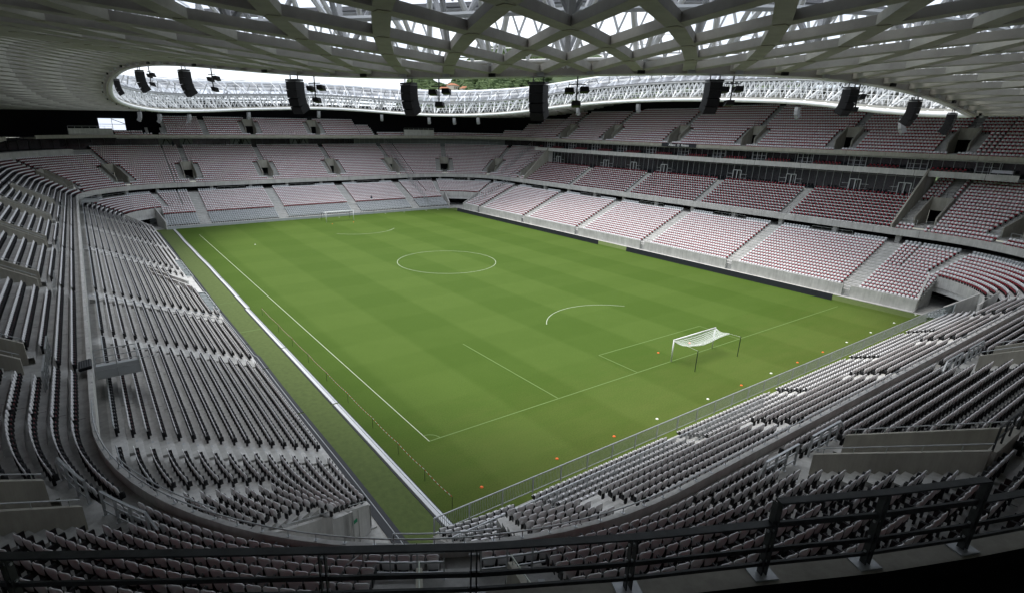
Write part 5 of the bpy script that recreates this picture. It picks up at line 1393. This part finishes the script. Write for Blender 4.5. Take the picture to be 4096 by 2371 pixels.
def lod(kind, far=False):
    """verts, quads, material slot per face"""
    V = []; Fq = []; mt = []
    def bx(x0, x1, y0, y1, z0, z1, m, sh=0):
        n = len(V)
        for z, s_ in ((z0, 0), (z1, sh)):
            for x, y in ((x0, y0), (x1, y0), (x1, y1), (x0, y1)): V.append((x-s_, y, z))
        for fi, f in enumerate(((4, 5, 6, 7), (0, 1, 5, 4), (1, 2, 6, 5), (2, 3, 7, 6), (3, 0, 4, 7), (3, 2, 1, 0))): Fq.append(tuple(i+n for i in f)); mt.append(2 if (m == 1 and fi != 2) else m)
    if kind in (2, 4):
        bx(-.22, -.16, -.20, .20, .46, .90, 2, .08)
        bx(-.17, -.12, -.14, .14, .62, .84, 1, .06)
        bx(-.14, .22, -.24, .24, .20, .50, 0 if kind == 2 else 2, .02); bx(-.2, -.1, -.06, .06, 0, .38, 2)
    else:
        n = len(V); prof = [(-.20, .38), (.20, .38), (.225, .60), (.225, .78), (.15, .86), (-.15, .86), (-.225, .78), (-.225, .60)]
        if kind == 3: prof = [(y*.82, .38+(z-.38)*.8) for y, z in prof]
        for dx in (0, -.045):
            for y, z in prof: V.append((-.12-.15*(z-.38)+dx, y, z))
        Fq.append(tuple(n+i for i in range(8))[::1]); mt.append(0); Fq.append(tuple(n+8+i for i in range(7, -1, -1))); mt.append(0)
        for i in range(8): j = (i+1) % 8; Fq.append((n+i, n+8+i, n+8+j, n+j)); mt.append(0)
        bx(-.10, -.03, -.20, .20, .33, .555, 1, .03) if kind != 3 else bx(-.10, .22, -.17, .17, .40, .45, 0)
        if not far:
            for ys in (-.24, .212): bx(-.18, .04, ys, ys+.028, .30, .63, 2, .02)
        if kind == 3: bx(-.12, .20, .175, .21, .33, .43, 2); bx(-.16, .12, -.21, -.175, .33, .43, 2)
        bx(-.20, -.08, -.07, .07, .02, .38, 2)
    return np.array(V), Fq, mt
S_ = np.array([s[:4] for s in SEATS]); KD = np.array([s[4] for s in SEATS])
Pj = proj(np.c_[S_[:, 0], S_[:, 1], S_[:, 2]+.6])
keep = (Pj[:, 2] > .5) & (Pj[:, 0] > -500) & (Pj[:, 0] < 4600) & (Pj[:, 1] > -200) & (Pj[:, 1] < 2900)
inside = (Pj[:, 2] > .5) & (Pj[:, 0] > 0) & (Pj[:, 0] < 4096) & (Pj[:, 1] < 2371)
dist = np.where(inside & (KD == 0), np.linalg.norm(S_[:, :3]-CAM, axis=1), 1e9)
# a seat under the corner balcony cannot be seen
rpA = np.array(offs(RP, -.25))
def hidden(x, y):
    for i in range(len(rpA)-1):
        a, c = rpA[i], rpA[i+1]; e_ = c-a; s_ = ((np.array((x, y))-a) @ e_)/(e_ @ e_)
        if -.05 <= s_ <= 1.05 and e_[0]*(y-a[1])-e_[1]*(x-a[0]) < 0: return True
    return False
for i in np.argsort(dist)[:900]:
    x, y, z = S_[i, :3]
    # where the sight line passes the kerb level
    f = (CAM[2]-16.5)/(CAM[2]-z-.6); kx, ky = CAM[0]+(x-CAM[0])*f, CAM[1]+(y-CAM[1])*f
    if hidden(kx, ky): dist[i] = 5e8
order = np.argsort(dist)[:300]
base = detailed_seat(); base_children = list(base.children)
sel = set(int(i) for i in order)
# name each seat by its place: block (which landing it is left/right of), row, number
info = []
for i in order:
    x, y, z, a = S_[i]; k = int(round((z-8.62)/.435)); info.append((k, i))
blocks = {}
for k, i in info:
    x, y = S_[i, 0], S_[i, 1]
    # arc length position on M
    c = (-(55.02-20.69), -(75.65-20.69)); 
    if y > c[1]: u = MC.U[5]-(y-c[1])
    elif x > c[0]: u = MC.U[6]+(x-c[0])
    else: u = MC.U[5]+20.69*((math.atan2(y-c[1], x-c[0]) % (2*pi))-pi)
    blocks[int(i)] = (k, u)
vlist = sorted(voms); vn = {mv['left'][3]: 'third left landing', mv['left'][4]: 'landing by the camera platform', mv['sw'][0]: 'curved landing at lower left', mv['sw'][1]: 'landing at bottom centre', mv['near'][0]: 'first landing of the near end', mv['near'][1]: 'second landing of the near end', mv['near'][2]: 'third landing of the near end', mv['near'][3]: 'fourth landing of the near end'}
ordn = ['front', 'second', 'third', 'fourth', 'fifth', 'sixth', 'seventh', 'eighth', 'ninth', 'tenth', 'eleventh', 'twelfth', 'thirteenth', 'fourteenth', 'fifteenth', 'sixteenth']
cn = ['1st', '2nd', '3rd']+['%dth' % i for i in range(4, 120)]
rows = {}
for i, (k, u) in blocks.items():
    v = min(vlist, key=lambda q: abs(q-u)); side = 'left' if u < v else 'right'; rows.setdefault((k, v, side), []).append((abs(u-v), i))
first = True
for (k, v, side), L_ in rows.items():
    L_.sort(); allr = sorted(abs(blocks[i][1]-v) for _, i in L_)
    for n_, (_, i) in enumerate(L_):
        x, y, z, a = S_[i]
        o = base if first else copy_tree(base); first = False
        o.location = (x, y, z+.004); o.rotation_euler = (0, 0, a+pi)
        tag(o, 'white seat, %s row, %s seat %s of the %s' % (ordn[max(0, min(15, k))], cn[n_], side, vn.get(v, 'landing')), 'seat', 'white tip-up seats below the foreground railing')
# the rest as one mass
def build_mass(idx, name, label):
    VV = []; LV = []; LS = []; MT = []; off = 0
    mats = [M['seat_white'], M['seat_red'], M['seat_black'], M['seat_grey']]
    dd = np.linalg.norm(S_[:, :3]-CAM, axis=1)
    for kind, far in [(k_, f_) for k_ in (0, 1, 2, 3, 4) for f_ in (False, True)]:
        ids = idx[(KD[idx] == kind) & (((dd[idx] > 85) & (S_[idx, 0] > -45)) == far)]
        if len(ids) == 0: continue
        V, Fq, mt = lod(kind, far); nV = len(V)
        mm = {0: (0, 1, 2), 1: (3, 3, 2), 2: (0, 1, 2), 3: (0, 3, 2), 4: (2, 1, 2)}[kind]
        a = S_[ids, 3]+pi; ca, sa = np.cos(a), np.sin(a)
        j = rng.normal(0, .012, len(ids))
        X = S_[ids, 0][:, None]+ca[:, None]*V[:, 0]-sa[:, None]*V[:, 1]; Y = S_[ids, 1][:, None]+sa[:, None]*V[:, 0]+ca[:, None]*V[:, 1]; Z = S_[ids, 2][:, None]+V[:, 2]+j[:, None]*.3
        VV.append(np.stack([X, Y, Z], 2).reshape(-1, 3))
        fl = np.concatenate([np.array(f) for f in Fq]); ln = np.array([len(f) for f in Fq])
        LV.append((fl[None, :]+(off+np.arange(len(ids))*nV)[:, None]).ravel()); LS.append(np.tile(ln, len(ids))); MT.append(np.tile(np.array([mm[m_] for m_ in mt]), len(ids)))
        off += nV*len(ids)
    VV = np.concatenate(VV); LV = np.concatenate(LV); LS = np.concatenate(LS); MT = np.concatenate(MT)
    me = bpy.data.meshes.new(name); me.vertices.add(len(VV)); me.vertices.foreach_set('co', VV.ravel()); me.loops.add(len(LV)); me.loops.foreach_set('vertex_index', LV)
    me.polygons.add(len(LS)); me.polygons.foreach_set('loop_start', np.r_[0, np.cumsum(LS)[:-1]]); me.polygons.foreach_set('loop_total', LS); me.polygons.foreach_set('material_index', MT)
    for m_ in mats: me.materials.append(m_)
    me.update(calc_edges=True); me.validate(); o = bpy.data.objects.new(name, me); COL.objects.link(o); tag(o, label, 'seats', kind='stuff'); return o
idx = np.array([i for i in np.nonzero(keep)[0] if int(i) not in sel])
build_mass(idx, 'seat_rows', 'thousands of white, red and grey seats filling the stands')
print('seats', len(SEATS), 'kept', len(idx), 'individual', len(order), 'objects', len(bpy.data.objects))
